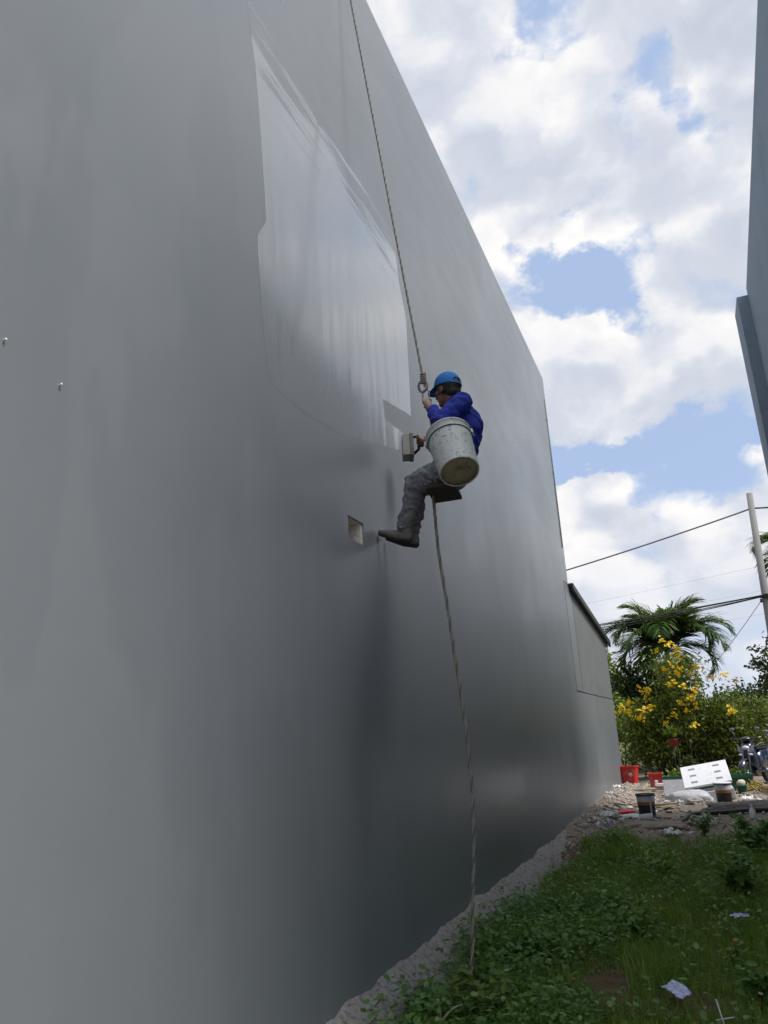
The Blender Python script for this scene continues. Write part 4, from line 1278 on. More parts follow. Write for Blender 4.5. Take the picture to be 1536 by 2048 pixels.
# paint buckets with dark body, orange band and pale top
def paint_bucket(loc, label, lid, tilt=(0, 0, 0)):
    t = empty('site_bucket', loc, label, 'bucket', 'dark paint buckets in the yard')
    t.rotation_euler = tilt
    mb = MB(); mb.lathe([(0, 0), (0.125, 0), (0.128, 0.006), (0.1395, 0.190)], 32); mb.build('body', M['black'], t)
    mb = MB(); mb.lathe([(0.1395, 0.190), (0.1425, 0.240)], 32); mb.build('orange_band', M['orange'], t)
    mb = MB(); mb.lathe([(0.1425, 0.240), (0.149, 0.345), (0.140, 0.345), (0.134, 0.24), (0.12, 0.18), (0, 0.18)], 32); mb.build('pale_top', M['greylabel'], t)
    mb = MB(); mb.lathe([(0.149, 0.335), (0.160, 0.337), (0.161, 0.352), (0.154, 0.362), (0.143, 0.360), (0.143, 0.345)], 32); mb.build('rim', M['black'], t)
    if lid:
        mb = MB(); mb.lathe([(0, .372), (.150, .372), (.163, .366), (.163, .350), (.15, .348)], 32); mb.build('lid', M['white'], t)
    else:
        mb = MB()
        for x in (0.075,):
            vs = []
            for z, wd in ((0.34, .012), (0.24, .014), (0.12, .013), (0.02, .011)):
                r = 0.1285 + (0.149 - 0.1285) * z / 0.345 + 0.002
                for s_ in (-1, 1):
                    xx = x + wd * s_
                    vs.append((xx, -math.sqrt(r * r - xx * xx), z))
            mb.add(vs, [(0, 1, 3, 2), (2, 3, 5, 4), (4, 5, 7, 6)])
        o = mb.build('paint_drip', M['greylabel'], t); md = o.modifiers.new('t', 'SOLIDIFY'); md.thickness = 0.003; md.offset = 1
    return t
paint_bucket(put(-1.07, 14.25, -0.005), 'open dark bucket with orange band standing alone on the sand', False)
paint_bucket(put(0.165, 16.35, 0.0), 'dark bucket with orange band half hidden under the white slotted panel', True)

# white slotted foam panel lying tilted on the bucket and foam block
pn = empty('slotted_panel', (-0.10, 17.3, 0.46), 'white foam panel with six dark slots lying tilted on the heap', 'panel')
A0, A1, A2, A3 = Vector((-0.61, 17.62, 0.56)), Vector((0.265, 17.62, 0.70)), Vector((0.404, 17.0, 0.345)), Vector((-0.471, 17.0, 0.235))
ex = ((A1 - A0) + (A2 - A3)).normalized(); ey = ((A0 - A3) + (A1 - A2)); ey = (ey - ex * ey.dot(ex)).normalized(); ez = ex.cross(ey)
cen = (A0 + A1 + A2 + A3) / 4
W_, H_ = (A1 - A0).length, (A0 - A3).length
pn.matrix_world = Matrix.Translation(cen) @ Matrix((ex, ey, ez)).transposed().to_4x4()
mb = MB(); mb.box((-W_ / 2, -H_ / 2, -0.022), (W_ / 2, H_ / 2, 0.022), b=0.010); mb.build('slab', M['foam'], pn)
for sx in (-0.235, 0.235):
    for sy in (-0.22, 0.0, 0.22):
        mb = MB(); mb.box((sx - 0.062, sy - 0.030, 0.0205), (sx + 0.062, sy + 0.030, 0.0235), b=0.001); mb.build('slot', M['slot'], pn)
# foam block below it
fb = MB(); fb.box((-0.40, -0.22, 0.0), (0.40, 0.25, 0.19), b=0.012)
o = fb.build('foam_block', M['foamside'], None, put(-0.02, 17.2, -0.02), (R(3), R(-7), R(3))); props(o, 'grimy grey foam block under the white slotted panel', 'foam block')

# long green trough planter with a pale board in front
tp = empty('planter_trough', put(-0.10, 19.3), 'long dark green planter trough behind the slotted panel', 'planter')
mb = MB()
w0, w1, d0, d1, h = 0.84, 0.90, 0.17, 0.21, 0.36
vs = []
for (wx, dy, z) in ((w0, d0, 0), (w1, d1, h - .07), (w1 + .02, d1 + .02, h - .07), (w1 + .02, d1 + .02, h), (w1 - .02, d1 - .02, h), (w0 - .02, d0 - .02, .08)):
    vs += [(-wx, -dy, z), (wx, -dy, z), (wx, dy, z), (-wx, dy, z)]
fs = [(3, 2, 1, 0)] + [(i * 4 + j, i * 4 + (j + 1) % 4, (i + 1) * 4 + (j + 1) % 4, (i + 1) * 4 + j) for i in range(5) for j in range(4)] + [(20, 21, 22, 23)]
mb.add(vs, fs); mb.build('trough', M['green'], tp)
p, cl = crown_points((0, 0, 0.38), (0.82, 0.16, 0.10), 40, 14, 0.06, 77)
props(link('foliage', leaves_at('foliage', p, 0.08, 78), M['leaf_lime'], tp), kind='stuff')
mb = MB(); mb.box((-0.20, -0.012, 0.0), (0.24, 0.012, 0.30), b=0.003)
o = mb.build('pale_board', M['greylabel'], None, put(-0.80, 18.75, -0.01), (R(-14), 0, R(4))); props(o, 'pale grey board leaning on the green trough', 'board')

# small dark green pot with cream foam chunk
t = empty('green_pot', put(0.55, 18.5), 'small dark green pot with cream foam chunk beside the slotted panel', 'pot')
mb = MB(); mb.lathe([(0, 0), (.075, 0), (.10, .15), (.108, .15), (.108, .175), (.095, .175), (.085, .12), (0, .12)], 20); mb.build('pot', M['green'], t)
mb = MB(); mb.ball((0, 0, .20), (.085, .075, .075), 12); o = mb.build('foam_chunk', M['cream'], t)
for v in o.data.vertices: v.co += Vector((1, 1, 1)) * 0.02 * fbm(v.co.x * 18, v.co.y * 18, v.co.z * 18)
# straw heap
mb = MB(); r2 = random.Random(3)
for k in range(260):
    a = r2.uniform(0, 6.28); d = abs(r2.gauss(0, .13)); h = .16 * math.exp(-(d / .15) ** 2) * r2.random()
    c = Vector((d * math.cos(a) * 1.3, d * math.sin(a), h)); dr = Vector((r2.gauss(0, 1), r2.gauss(0, 1), r2.gauss(0, .4))).normalized() * r2.uniform(.05, .11)
    mb.tube([c - dr, c + dr], 0.006, 4)
o = mb.build('straw_heap', M['straw'], None, put(0.83, 18.9, 0.02)); props(o, 'small yellow heap of straw beside the scooters', 'straw', kind='stuff')

# black nursery pot
t = empty('nursery_pot', put(-0.50, 20.6), 'black plastic plant pot standing behind the slotted panel', 'pot')
mb = MB(); mb.lathe([(0, 0), (.13, 0), (.17, .36), (.185, .36), (.185, .40), (.165, .40), (.15, .30), (0, .30)], 24); mb.build('pot', M['black'], t)
p, cl = crown_points((0, 0, .50), (.16, .16, .14), 12, 18, .05, 91); link('foliage', leaves_at('foliage', p, .10, 92), M['leaf_dark'], t)

# raised potted plant on an iron stand
t = empty('potted_plant', put(-0.78, 22.3), 'lime green plant in a red pot raised on a thin stand', 'potted plant')
mb = MB()
for k in range(3):
    a = k * 2.09 + .4
    mb.tube([(.17 * math.cos(a), .17 * math.sin(a), 0), (.10 * math.cos(a), .10 * math.sin(a), .86)], .008, 5)
mb.tube([(.11 * math.cos(a), .11 * math.sin(a), .86) for a in np.linspace(0, 6.283, 17)[:-1]], .009, 5, closed=True)
mb.build('stand', M['black'], t)
mb = MB(); mb.lathe([(0, .865), (.085, .865), (.125, 1.03), (.135, 1.03), (.135, 1.06), (.12, 1.06), (.11, 1.0), (0, 1.0)], 20); mb.build('pot', M['clay'], t)
r_ = np.random.default_rng(4); n_ = 70
Rm = rotmats(r_.random(n_) * 6.283, -R(55) + r_.normal(0, .35, n_), r_.normal(0, .4, n_))
pos = np.column_stack([r_.normal(0, .035, n_), r_.normal(0, .035, n_), np.full(n_, 1.04) + r_.random(n_) * .10])
link('leaves', scatter('leaves', LEAF[0], LEAF[1], pos, Rm, np.column_stack([.28 * (.5 + r_.random(n_)), np.full(n_, .22), np.full(n_, .22)])), M['leaf_lime'], t)

# brick with a white scrap
t = empty('brick_stack', put(-1.14, 20.1, 0.0), 'red brick with a whitish lump of foam on top', 'brick', rz=R(12))
mb = MB(); mb.box((-.13, -.06, 0), (.13, .06, .085), b=.006); mb.build('brick', M['brick'], t)
mb = MB(); mb.box((-.12, -.05, .086), (.08, .05, .15), b=.01); mb.box((-.11, -.04, .15), (-.04, .04, .22), b=.01); mb.build('foam_lump', M['foam'], t)

# cloudy plastic sack lying down
def lump(name, dims, seed, amp, mt, loc, rz_=0.0, label='', cat='', n=22, kind=None, flatz=True, grp=None):
    bm = bmesh.new(); bmesh.ops.create_icosphere(bm, subdivisions=4, radius=1.0)
    for v in bm.verts:
        d = v.co.copy()
        k = 1 + amp * fbm(d.x * 1.6 + seed, d.y * 1.6, d.z * 1.6, 5) + amp * .35 * abs(fbm(d.x * 5 + seed, d.y * 5, d.z * 5, 3))
        p = Vector((math.copysign(abs(d.x) ** .7, d.x) * dims[0], math.copysign(abs(d.y) ** .8, d.y) * dims[1], math.copysign(abs(d.z) ** .8, d.z) * dims[2])) * k
        if flatz and p.z < 0: p.z *= .25
        v.co = p
    for f in bm.faces: f.smooth = True
    me = bpy.data.meshes.new(name); bm.to_mesh(me); bm.free()
    o = link(name, me, mt, None, loc, (0, 0, rz_)); props(o, label, cat, grp, kind); return o
lump('plastic_sack', (0.44, 0.20, 0.20), 3.3, 0.16, M['plastic_sheet'], put(-0.47, 16.75, 0.03), R(-3), 'long cloudy plastic sack lying in front of the white panel', 'sack')
o = lump('rolled_tarpaulin', (0.85, 0.22, 0.16), 8.1, 0.22, M['tarp'], put(0.55, 14.9, 0.02), R(14), 'dusty grey rolled tarpaulin lying at the edge of the grass', 'tarpaulin')
lump('earth_clod', (0.16, 0.12, 0.10), 5.5, 0.3, M['stone'], put(-0.35, 16.3, 0.02), 0, 'small brown clod perched before the cloudy plastic sack', 'clod')
lump('sand_mound', (0.55, 0.30, 0.10), 6.2, 0.3, M['sand'], put(-0.85, 13.0, -0.02), R(-5), 'low sandy mound just behind the grass edge', 'mound')
# black hose snaking from under the tarpaulin
pts = catm([put(-0.60, 13.2, .02), put(-0.50, 13.7, .03), put(-0.36, 14.1, .05), put(-0.05, 14.35, .05), put(.5, 14.45, .04), put(1.1, 14.6, .03)], 8)
mb = MB(); mb.tube(pts, 0.035, 8); o = mb.build('black_hose', M['black']); props(o, 'thick black hose running along the front of the tarpaulin', 'hose')

# planks
def plank(L, w, th, loc, rot, label):
    mb = MB(); mb.box((-L / 2, -w / 2, 0), (L / 2, w / 2, th), b=.004)
    o = mb.build('plank', M['wood'], None, loc, rot); props(o, label, 'plank', 'old planks on the sand'); return o
plank(1.05, .10, .035, put(-1.15, 16.1, .02), (0, R(-2), R(4)), 'pale plank lying crosswise behind the open dark bucket')
plank(.75, .09, .03, put(-0.83, 15.6, .03), (0, R(3), R(72)), 'short plank pointing away beside the open dark bucket')
plank(.55, .08, .03, put(-1.72, 15.7, .02), (0, R(4), R(-38)), 'short plank at the foot of the painted wall')
plank(.9, .11, .03, put(-1.45, 19.2, .01), (0, 0, R(-6)), 'flat plank in front of the two red tubs')
plank(.7, .09, .03, put(0.75, 16.9, .02), (0, R(2), R(10)), 'reddish plank on bare earth right of the white panel')

# scraps
def crumple(name, w, d, h, seed, mt, loc, rz_, label, cat, grp=None):
    n = 12
    vs, fs = [], []
    for i in range(n):
        for j in range(n):
            u, v = i / (n - 1) - .5, j / (n - 1) - .5
            e = 1 + .16 * fbm(u * 2 + seed, v * 2, 2.0)
            z = h * (.35 + .9 * abs(fbm(u * 3.2 + seed, v * 3.2, seed, 4)) + .6 * (.25 - u * u - v * v))
            vs.append((u * w * e + .1 * w * fbm(seed, v * 5), v * d * e + .1 * d * fbm(u * 5, seed), max(.002, z)))
    for i in range(n - 1):
        for j in range(n - 1):
            fs.append((i * n + j, (i + 1) * n + j, (i + 1) * n + j + 1, i * n + j + 1))
    me = bpy.data.meshes.new(name); me.from_pydata(vs, [], fs); me.update()
    o = link(name, me, mt, None, loc, (0, 0, rz_)); md = o.modifiers.new('t', 'SOLIDIFY'); md.thickness = .003
    props(o, label, cat, grp); return o
crumple('torn_paper', .30, .22, .10, 1.2, M['paper'], put(-1.66, 13.75, .01), .4, 'torn white paper bag lying near the painted wall', 'paper', 'scraps')
crumple('torn_paper', .16, .12, .05, 2.2, M['paper'], put(-1.45, 13.9, .01), 1.2, 'small strip of pale paper next to the torn white bag', 'paper', 'scraps')
crumple('drink_packet', .17, .12, .07, 3.4, M['bluepacket'], put(-1.56, 13.05, .01), .2, 'little blue and white packet on the sand near the wall', 'packet', 'scraps')
crumple('torn_paper', .12, .10, .06, 4.4, M['paper'], put(-1.74, 13.0, .01), 2, 'white scrap between the blue packet and the wall', 'paper', 'scraps')
crumple('plastic_scrap', .30, .20, .09, 5.4, M['white'], put(-0.63, 12.05, .0), 2, 'white plastic scrap at the edge of the grass', 'scrap', 'scraps')
crumple('plastic_scrap', .34, .24, .11, 6.4, M['paper'], put(-0.20, 12.9, .02), .5, 'pale torn cement bag below the black hose', 'scrap', 'scraps')
crumple('foam_scrap', .22, .13, .09, 7.4, M['white'], put(.57, 17.0, .01), .3, 'white foam scrap to the side of the dark bucket under the panel', 'scrap', 'scraps')
crumple('foam_scrap', .15, .12, .10, 8.1, M['white'], put(-1.93, 18.3, .06), .3, 'white foam bit against the wall near the red tubs', 'scrap', 'scraps')
crumple('foam_scrap', .14, .10, .07, 8.8, M['white'], put(-0.85, 16.2, .02), 1.3, 'white foam bit at the end of the plastic sack', 'scrap', 'scraps')
crumple('foam_scrap', .13, .10, .09, 9.8, M['white'], put(-0.62, 16.15, .02), .3, 'white foam bit in front of the plastic sack', 'scrap', 'scraps')
crumple('foam_scrap', .15, .15, .12, 1.8, M['cream'], put(-1.47, 20.3, .02), .3, 'cream foam bit between the red tubs', 'scrap', 'scraps')
mb = MB(); mb.box((-.17, -.09, 0), (.17, .09, .05), b=.006)
o = mb.build('red_tray', M['red'], None, put(-1.43, 14.7, .01), (R(4), R(-3), R(10))); props(o, 'flat red tray beside the open dark bucket', 'tray')
lump('white_bag', (.17, .11, .09), 9.9, .25, M['white'], put(-1.30, 13.95, .0), R(-8), 'plump white plastic bag in front of the open dark bucket', 'bag')
t = empty('white_cup', put(-1.08, 13.88, .055), 'white plastic cup on its side before the dark bucket', 'cup', rz=R(14))
mb = MB(); mb.lathe([(0, -.10), (.045, -.10), (.058, .10), (.062, .10), (.062, .108), (.054, .108), (.041, -.09), (0, -.09)], 20, Matrix.Rotation(R(90), 4, 'Y')); mb.build('cup', M['white'], t)
t = lump('white_bag', (.07, .06, .08), 2.9, .3, M['white'], put(-1.22, 14.45, .02), 0, 'small knotted white bag touching the red tray', 'bag')
t = empty('plastic_bottle', put(.50, 13.75, .0), 'small white plastic bottle upright by the tarpaulin', 'bottle')
mb = MB(); mb.lathe([(0, 0), (.04, 0), (.045, .02), (.045, .12), (.02, .155), (.02, .18), (0, .18)], 16); mb.build('bottle', M['white'], t)
mb = MB(); mb.lathe([(0, .172), (.024, .172), (.024, .20), (0, .20)], 12); mb.build('bottle_cap', M['paper'], t)

# rubble: loose stones and chips over the sand and along the wall foot
r_ = np.random.default_rng(21)
ico = bmesh.new(); bmesh.ops.create_icosphere(ico, subdivisions=1, radius=1.0)
for v in ico.verts: v.co *= 1 + .35 * fbm(v.co.x * 2, v.co.y * 2, v.co.z * 2)
ico.verts.index_update()
TV = np.array([v.co[:] for v in ico.verts]); TFi = np.array([[v.index for v in f.verts] for f in ico.faces]); ico.free()
n1, n2 = 900, 900
px_ = np.concatenate([r_.uniform(-2.0, 1.6, n1), -1.98 + np.abs(r_.normal(0, .22, n2))])
py_ = np.concatenate([r_.uniform(11.6, 21.5, n1), r_.uniform(9.5, 21.3, n2)])
s_ = 0.008 + 0.03 * r_.random(n1 + n2) ** 3
pz_ = np.array([gz(a, b) for a, b in zip(px_, py_)]) + s_ * .3
me = scatter('rubble', TV, [TFi], np.column_stack([px_, py_, pz_]), rotmats(r_.random(n1 + n2) * 6, r_.random(n1 + n2) * 6, r_.random(n1 + n2) * 6), np.column_stack([s_ * 1.3, s_, s_ * .7]))
o = link('rubble', me, M['stone']); props(o, 'loose stones and plaster chips strewn over the sand', 'rubble', kind='stuff')

# ------------------------------------------------------------------ scooters
def wheel(mb_t, mb_r, c, yaw):
    Mx = Matrix.Translation(c) @ Matrix.Rotation(yaw, 4, 'Z') @ Matrix.Rotation(R(90), 4, 'X')
    mb_t.lathe([(.17, -.04), (.225, -.048), (.255, -.032), (.265, 0), (.255, .032), (.225, .048), (.17, .04)], 28, Mx)
    mb_r.lathe([(.165, -.03), (.175, -.035), (.175, .035), (.165, .03), (.165, -.03)], 24, Mx)
    mb_r.lathe([(0, -.045), (.035, -.045), (.035, .045), (0, .045)], 12, Mx)
    for k in range(5):
        a = k * 1.2566
        mb_r.tube([(.03 * math.cos(a), .03 * math.sin(a), 0), (.17 * math.cos(a), .17 * math.sin(a), 0)], .012, 6, M=Mx)

def scooter(loc, rz_, label, body, accent):
    """forward is +x"""
    t = empty('parked_scooter', loc, label, 'scooter', 'parked scooters', rz_)
    for c, nm in (((.62, 0, .265), 'front_wheel'), ((-.62, 0, .265), 'rear_wheel')):
        a, b = MB(), MB(); wheel(a, b, c, 0)
        o = a.build(nm, M['rubber'], t); b.build('rim', M['bikesilver'], o)
    mb = MB()
    for s_ in (-1, 1): mb.tube([(.62, .065 * s_, .265), (.50, .065 * s_, .62), (.44, .05 * s_, .80)], .02, 8)
    mb.build('fork', M['bikesilver'], t)
    mb = MB(); pr = []
    for a in np.linspace(R(15), R(165), 12): pr.append((.62 + .30 * math.cos(a), .265 + .30 * math.sin(a)))
    vs = [(x, y, z) for y in (-.06, .06) for x, z in pr]; n = len(pr)
    mb.add(vs, [(i, i + 1, n + i + 1, n + i) for i in range(n - 1)], True)
    o = mb.build('front_fender', body, t); o.modifiers.new('t', 'SOLIDIFY').thickness = .02
    # leg shield: curved panel
    vs, fs = [], []
    sec = [(.36, .32, .15), (.46, .50, .20), (.50, .68, .19), (.46, .84, .15), (.38, .95, .12)]
    for x, z, hw in sec:
        for k in range(7):
            u = -1 + 2 * k / 6
            vs.append((x - .13 * u * u, hw * u, z))
    for i in range(len(sec) - 1):
        for k in range(6): fs.append((i * 7 + k, i * 7 + k + 1, (i + 1) * 7 + k + 1, (i + 1) * 7 + k))
    mb = MB(); mb.add(vs, fs, True); o = mb.build('leg_shield', body, t); o.modifiers.new('t', 'SOLIDIFY').thickness = .03
    for s_ in (-1, 1):
        mb = MB(); mb.add([(.495, .05 * s_, .62), (.47, .17 * s_, .74), (.40, .19 * s_, .90), (.45, .10 * s_, .80), (.50, .04 * s_, .70)], [(0, 1, 2, 3, 4)])
        o = mb.build('side_trim', accent, t); o.modifiers.new('t', 'SOLIDIFY').thickness = .012
    mb = MB(); mb.ball((.44, 0, .80), (.06, .085, .055), 14); mb.build('headlight', M['glass'], t)
    for s_ in (-1, 1):
        mb = MB(); mb.ball((.50, .11 * s_, .66), (.035, .05, .025), 10); mb.build('indicator', M['glass'], t)
    mb = MB(); mb.ball((.34, 0, .985), (.10, .12, .06), 14); mb.tube([(.32, -.34, 1.02), (.34, -.15, 1.0), (.34, .15, 1.0), (.32, .34, 1.02)], .016, 8); mb.build('handlebar', M['bikeblack'], t)
    for s_ in (-1, 1):
        mb = MB(); mb.tube([(.33, .20 * s_, 1.0), (.34, .25 * s_, 1.12), (.33, .27 * s_, 1.18)], .007, 6)
        mb.ball((.33, .28 * s_, 1.21), (.015, .06, .04), 12); mb.build('mirror', M['bikesilver'], t)
    mb = MB(); mb.box((-.25, -.14, .26), (.40, .14, .32), b=.02); mb.build('floorboard', M['bikeblack'], t)
    vs, fs = [], []
    sec = [(.02, .30, .62, .11), (-.15, .32, .72, .15), (-.45, .40, .74, .15), (-.75, .52, .76, .10), (-.88, .62, .76, .05)]
    for x, za, zb, hw in sec:
        for y, z in ((-hw * .8, za), (-hw, (za + zb) / 2), (-hw * .75, zb), (hw * .75, zb), (hw, (za + zb) / 2), (hw * .8, za)): vs.append((x, y, z))
    for i in range(4):
        for k in range(6): fs.append((i * 6 + k, i * 6 + (k + 1) % 6, (i + 1) * 6 + (k + 1) % 6, (i + 1) * 6 + k))
    fs += [(5, 4, 3, 2, 1, 0), (24, 25, 26, 27, 28, 29)]
    mb = MB(); mb.add(vs, fs, True); mb.build('body', body, t)
    mb = MB(); mb.box((-.72, -.12, .755), (.06, .12, .83), b=.03); mb.build('seat', M['bikeblack'], t)
    mb = MB(); mb.tube([(-.70, .15, .82), (-.92, .12, .86), (-.94, 0, .87), (-.92, -.12, .86), (-.70, -.15, .82)], .012, 6); mb.build('grab_rail', M['bikesilver'], t)
    mb = MB(); mb.tube([(-.2, -.17, .25), (-.8, -.18, .36)], .045, 10); mb.build('exhaust', M['steel'], t)
    mb = MB(); mb.box((-.95, -.05, .58), (-.86, .05, .64), b=.01); mb.build('tail_light', M['red'], t)
    return t
scooter(put(0.98, 20.3), R(-112), 'dark blue scooter parked with its front wheel turned to the yard', M['bikeblue'], M['bikesilver'])
scooter(put(1.52, 18.6), R(-100), 'black scooter with silver trim cut off at the picture edge', M['bikeblack'], M['bikesilver'])

# ------------------------------------------------------------------ grass and weeds in the alley
def edge_x(y):       # where the greenery starts beside the footing
    return -1.94 - .09 * sstep(4.9, 5.7, y) * (1 - sstep(8.2, 9.5, y)) + .12 * fbm(y * .8, 7.0) + .08 * fbm(y * 3.1, 2.0) + .16 * sstep(7, 11, y)
def bare(x, y):      # the worn earth spot and dark hollows
    return math.exp(-(((x + .86) / .26) ** 2 + ((y - 5.75) / .45) ** 2)) * 1.15
r_ = np.random.default_rng(41)
def green_pts(n, y0, y1, x1=1.95, dens=None):
    P = []
    while len(P) < n:
        x = r_.uniform(-2.05, x1); y = r_.uniform(y0, y1)
        if x < edge_x(y) + abs(r_.normal(0, .05)): continue
        lim = 11.8 + .9 * fbm(x * 1.2, 3.0) + (.35 * max(0, x + .5))
        if y > lim - abs(r_.normal(0, .25)): continue
        if r_.random() < 1.1 * bare(x, y): continue
        if fbm(x * 1.4, y * 1.4, 12.0) < -.32 and r_.random() < .6: continue
        P.append((x, y, gz(x, y)))
    return np.array(P)
gp = np.concatenate([green_pts(52000, 3.2, 7.5), green_pts(42000, 7.5, 13.0)])
n_ = len(gp)
hh = np.array([.60 + 1.5 * max(0, fbm(a * 1.3, b * 1.3, 20.0)) + .40 * max(0, a) for a, b, c in gp])
hgt = (.07 + .13 * r_.random(n_) ** 1.5) * hh
Rm = rotmats(r_.random(n_) * 6.283, r_.normal(.25, .35, n_), r_.normal(0, .15, n_))
me = scatter('grass', BLADE[0], BLADE[1], gp, Rm, np.column_stack([hgt, .05 + .06 * r_.random(n_), hgt]))
o = link('grass', me, M['grass']); props(o, 'dark green grass covering the alley floor', 'grass', kind='stuff')
# broadleaf ground cover
wp = np.concatenate([green_pts(1100, 3.6, 8.0, -.85), green_pts(420, 3.2, 8.0), green_pts(750, 8.0, 12.6)])
pos = np.repeat(wp, 9, 0); n_ = len(pos)
st = r_.random(n_)
big = np.repeat(np.array([.6 + .9 * r_.random() ** 2 + .4 * max(0, fbm(a, b, 30.0)) for a, b, c in wp]), 9)
pos = pos + np.column_stack([r_.normal(0, .045, n_), r_.normal(0, .045, n_), (.02 + .16 * st) * big])
Rm = rotmats(r_.random(n_) * 6.283, r_.normal(.05, .35, n_), r_.normal(0, .35, n_))
sz = (.022 + .034 * r_.random(n_)) * (.7 + .4 * big)
me = scatter('ground_cover', LEAF[0], LEAF[1], pos, Rm, np.column_stack([sz, sz * 1.35, sz]))
o = link('ground_cover', me, M['weed']); props(o, 'small broad leaved weeds mixed through the grass', 'weeds', kind='stuff')

def weed(x, y, h, spread, n, lsz, mt, label, seed, name='weed_bush', cat='weed', stems=7, flower=None):
    t = empty(name, put(x, y, -.02), label, cat, 'weeds standing out of the grass')
    rr = np.random.default_rng(seed)
    mb = MB(); P = []
    for k in range(stems):
        a = rr.random() * 6.283; d = spread * (.25 + .75 * rr.random())
        tip = Vector((d * math.cos(a), d * math.sin(a), h * (.6 + .4 * rr.random())))
        pts = catm([(0, 0, 0), (tip.x * .3, tip.y * .3, tip.z * .6), tip], 5)
        mb.tube(pts, [.006 * (1 - .07 * i) for i in range(len(pts))], 4)
        for q in range(n // stems):
            u = .25 + .75 * rr.random()
            P.append(np.array(pts[int(u * (len(pts) - 1))]) + rr.normal(0, .025, 3))
    mb.build('stem', mt, t)
    P = np.array(P); m_ = len(P)
    Rm_ = rotmats(rr.random(m_) * 6.283, rr.normal(.15, .4, m_), rr.normal(0, .4, m_))
    s2 = lsz * (.6 + .8 * rr.random(m_))
    link('leaves', scatter('leaves', LEAF[0], LEAF[1], P, Rm_, np.column_stack([s2, s2 * 1.2, s2])), mt, t)
    if flower is not None:
        mb = MB(); mb.ball((flower[0], flower[1], flower[2]), (.016, .016, .011), 10); mb.build('flower', M['petal_orange'], t)
    return t
weed(-1.24, 11.1, .30, .14, 90, .07, M['weed'], 'upright leafy sprout where sand meets grass near the wall', 51)
weed(-.20, 12.1, .34, .28, 150, .07, M['weed'], 'bushy sprout in front of the pale torn bag', 52)
weed(.32, 11.0, .50, .50, 420, .08, M['weed'], 'largest weed bush at the far side of the grass', 53, stems=14)
weed(-.62, 9.6, .30, .42, 260, .065, M['grass'], 'spreading yellow green weed in the middle of the grass', 63, stems=12)
weed(-.75, 7.2, .22, .36, 200, .055, M['weed'], 'low leafy weed just past the bare earth', 64, stems=11)
weed(.10, 8.55, .52, .48, 420, .085, M['weed'], 'tall weed bush midway along the frame edge', 54, stems=14)
weed(.30, 7.35, .34, .32, 170, .075, M['weed'], 'weed clump around the white littered packet', 55, stems=9)
weed(-.05, 6.35, .18, .16, 50, .05, M['grass'], 'weed with one orange flower above the blue packet', 56, stems=5, flower=(.03, -.02, .19))
weed(-1.02, 5.55, .12, .12, 40, .045, M['weed'], 'low weed with an orange bud beside the bare earth', 57, stems=4, flower=(.02, -.05, .13))
weed(-1.66, 5.55, .26, .16, 110, .055, M['weed'], 'vine sprig climbing the cement footing near the rope', 58, stems=6)
weed(-1.80, 4.85, .26, .12, 70, .05, M['weed'], 'small dark creeper on the cement footing', 59, stems=4)
weed(-1.42, 4.9, .24, .26, 170, .075, M['leaf_lime'], 'bright green broad leaved clump at the foot of the rope', 60, stems=9)
weed(-1.30, 6.3, .28, .34, 230, .065, M['weed'], 'blue green leafy patch beyond the rope end', 61, stems=10)
weed(.12, 5.6, .26, .26, 130, .075, M['weed'], 'leafy weed in the lower corner by the pale stick', 62, stems=8)

crumple('blue_packet', .17, .10, .022, 2.7, M['bluepacket'], put(-.385, 5.52, .09), R(-35), 'crumpled blue and white packet lying on the grass', 'packet', 'litter in the grass').rotation_euler = (R(12), R(10), R(-50))
crumple('white_packet', .12, .08, .03, 5.1, M['bluepacket'], put(.045, 7.15, .14), R(20), 'torn pale packet caught in the weeds', 'packet', 'litter in the grass')
crumple('white_packet', .10, .08, .05, 6.6, M['white'], put(.42, 7.6, .22), R(50), 'white scrap at the frame edge in the weeds', 'packet', 'litter in the grass')
t = empty('crossed_sticks', put(-.14, 4.98, .10), 'two pale plastic sticks crossed in the grass', 'sticks')
mb = MB(); mb.tube([(-.02, .03, .09), (.01, -.04, -.04)], .004, 6); mb.build('stick', M['greenwhite'], t)
mb = MB(); mb.tube([(-.035, -.005, .0), (.06, .0, .018)], .004, 6); mb.build('stick', M['greenwhite'], t)
for k, (pts, lab) in enumerate((([(-1.64, 4.72, .06), (-1.62, 4.70, -.03), (-1.63, 4.63, -.08)], 'bent dry stalk leaning near the footing'),
                                ([(-1.62, 4.62, -.05), (-1.55, 4.68, .02), (-1.50, 4.74, .035)], 'dry blade of grass curving over the clump'),)):
    mb = MB(); mb.tube(catm(pts, 6), [.009 - .0005 * i for i in range(13)], 6); o = mb.build('dry_stalk', M['dry']); props(o, lab, 'stalk')

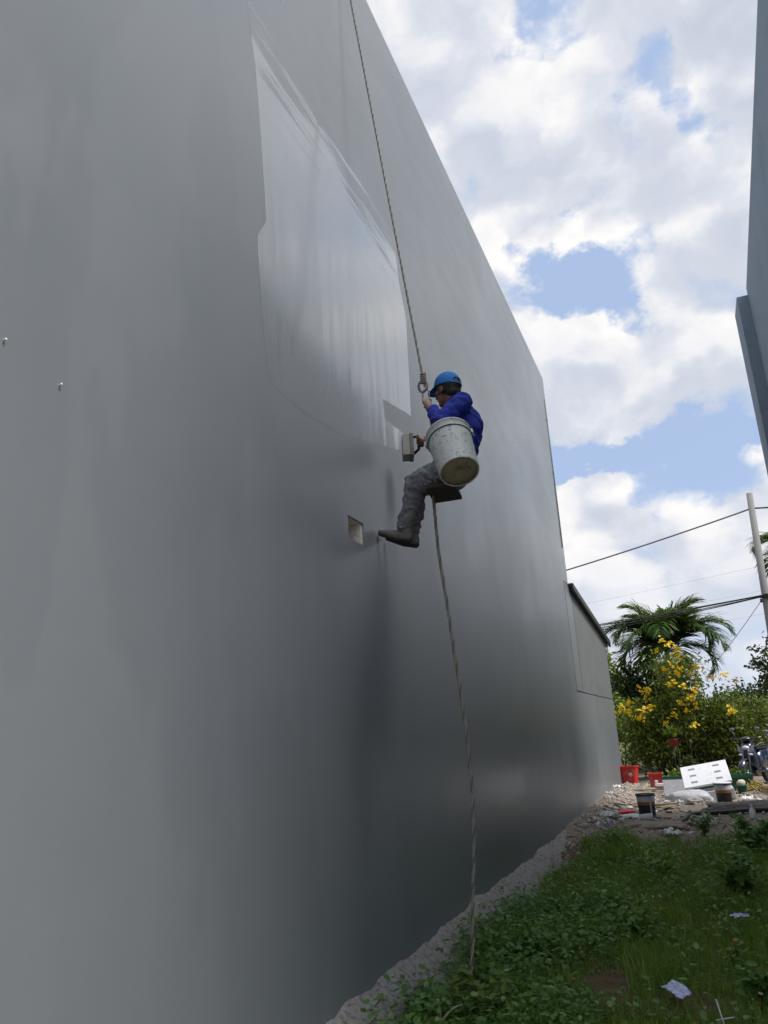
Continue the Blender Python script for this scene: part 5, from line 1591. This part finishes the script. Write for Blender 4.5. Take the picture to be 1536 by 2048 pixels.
# fallen leaves and straw bits among the grass
r_ = np.random.default_rng(66)
lp = green_pts(420, 3.4, 11.5)
n_ = len(lp); lp[:, 2] += .03 + .09 * r_.random(n_)
me = scatter('leaf_litter', LEAF[0], LEAF[1], lp, rotmats(r_.random(n_) * 6.283, r_.normal(0, .3, n_), r_.normal(0, .3, n_)), np.column_stack([.03 + .05 * r_.random(n_), .02 + .035 * r_.random(n_), np.full(n_, .03)]))
o = link('leaf_litter', me, leafmat('dead_leaf', (0.13, 0.075, 0.03), (0.30, 0.22, 0.10), (0.45, 0.40, 0.26), trans=0.1)); props(o, 'dead leaves and straw bits caught in the grass', 'leaves', kind='stuff')

# flakes of plaster, foam and wood strewn over the sand
r_ = np.random.default_rng(71)
n_ = 520
fx = np.concatenate([r_.uniform(-1.95, 1.5, 300), -1.5 + r_.normal(0, .3, 220)]); fy = np.concatenate([r_.uniform(12.2, 20.5, 300), r_.uniform(12.3, 17.5, 220)])
fx = np.clip(fx, -1.98, 1.6)
fz = np.array([gz(a, b) for a, b in zip(fx, fy)]) + .012
sz = .012 + .045 * r_.random(n_) ** 2.5
FL = ([(-1, -.7, -.18), (.8, -1, -.18), (1, .6, -.18), (-.6, 1, -.18), (-1, -.7, .18), (.8, -1, .18), (1, .6, .18), (-.6, 1, .18)], [[(0, 3, 2, 1), (4, 5, 6, 7), (0, 1, 5, 4), (1, 2, 6, 5), (2, 3, 7, 6), (3, 0, 4, 7)]])
me = scatter('debris', FL[0], FL[1], np.column_stack([fx, fy, fz]), rotmats(r_.random(n_) * 6.283, r_.normal(0, .25, n_), r_.normal(0, .25, n_)), np.column_stack([sz * (1 + r_.random(n_)), sz, sz]))
m_, g_, p_ = mat('flake_mix')
g_.put(p_.inputs['Base Color'], g_.ramp(g_.n('ShaderNodeNewGeometry').outputs['Random Per Island'], [(0.0, (0.10, 0.07, 0.05)), (0.35, (0.22, 0.19, 0.15)), (0.7, (0.34, 0.31, 0.28)), (0.97, (0.60, 0.60, 0.60))]))
p_.inputs['Roughness'].default_value = 0.9
o = link('debris', me, m_); props(o, 'flakes of plaster, foam and wood strewn over the sand', 'debris', kind='stuff')
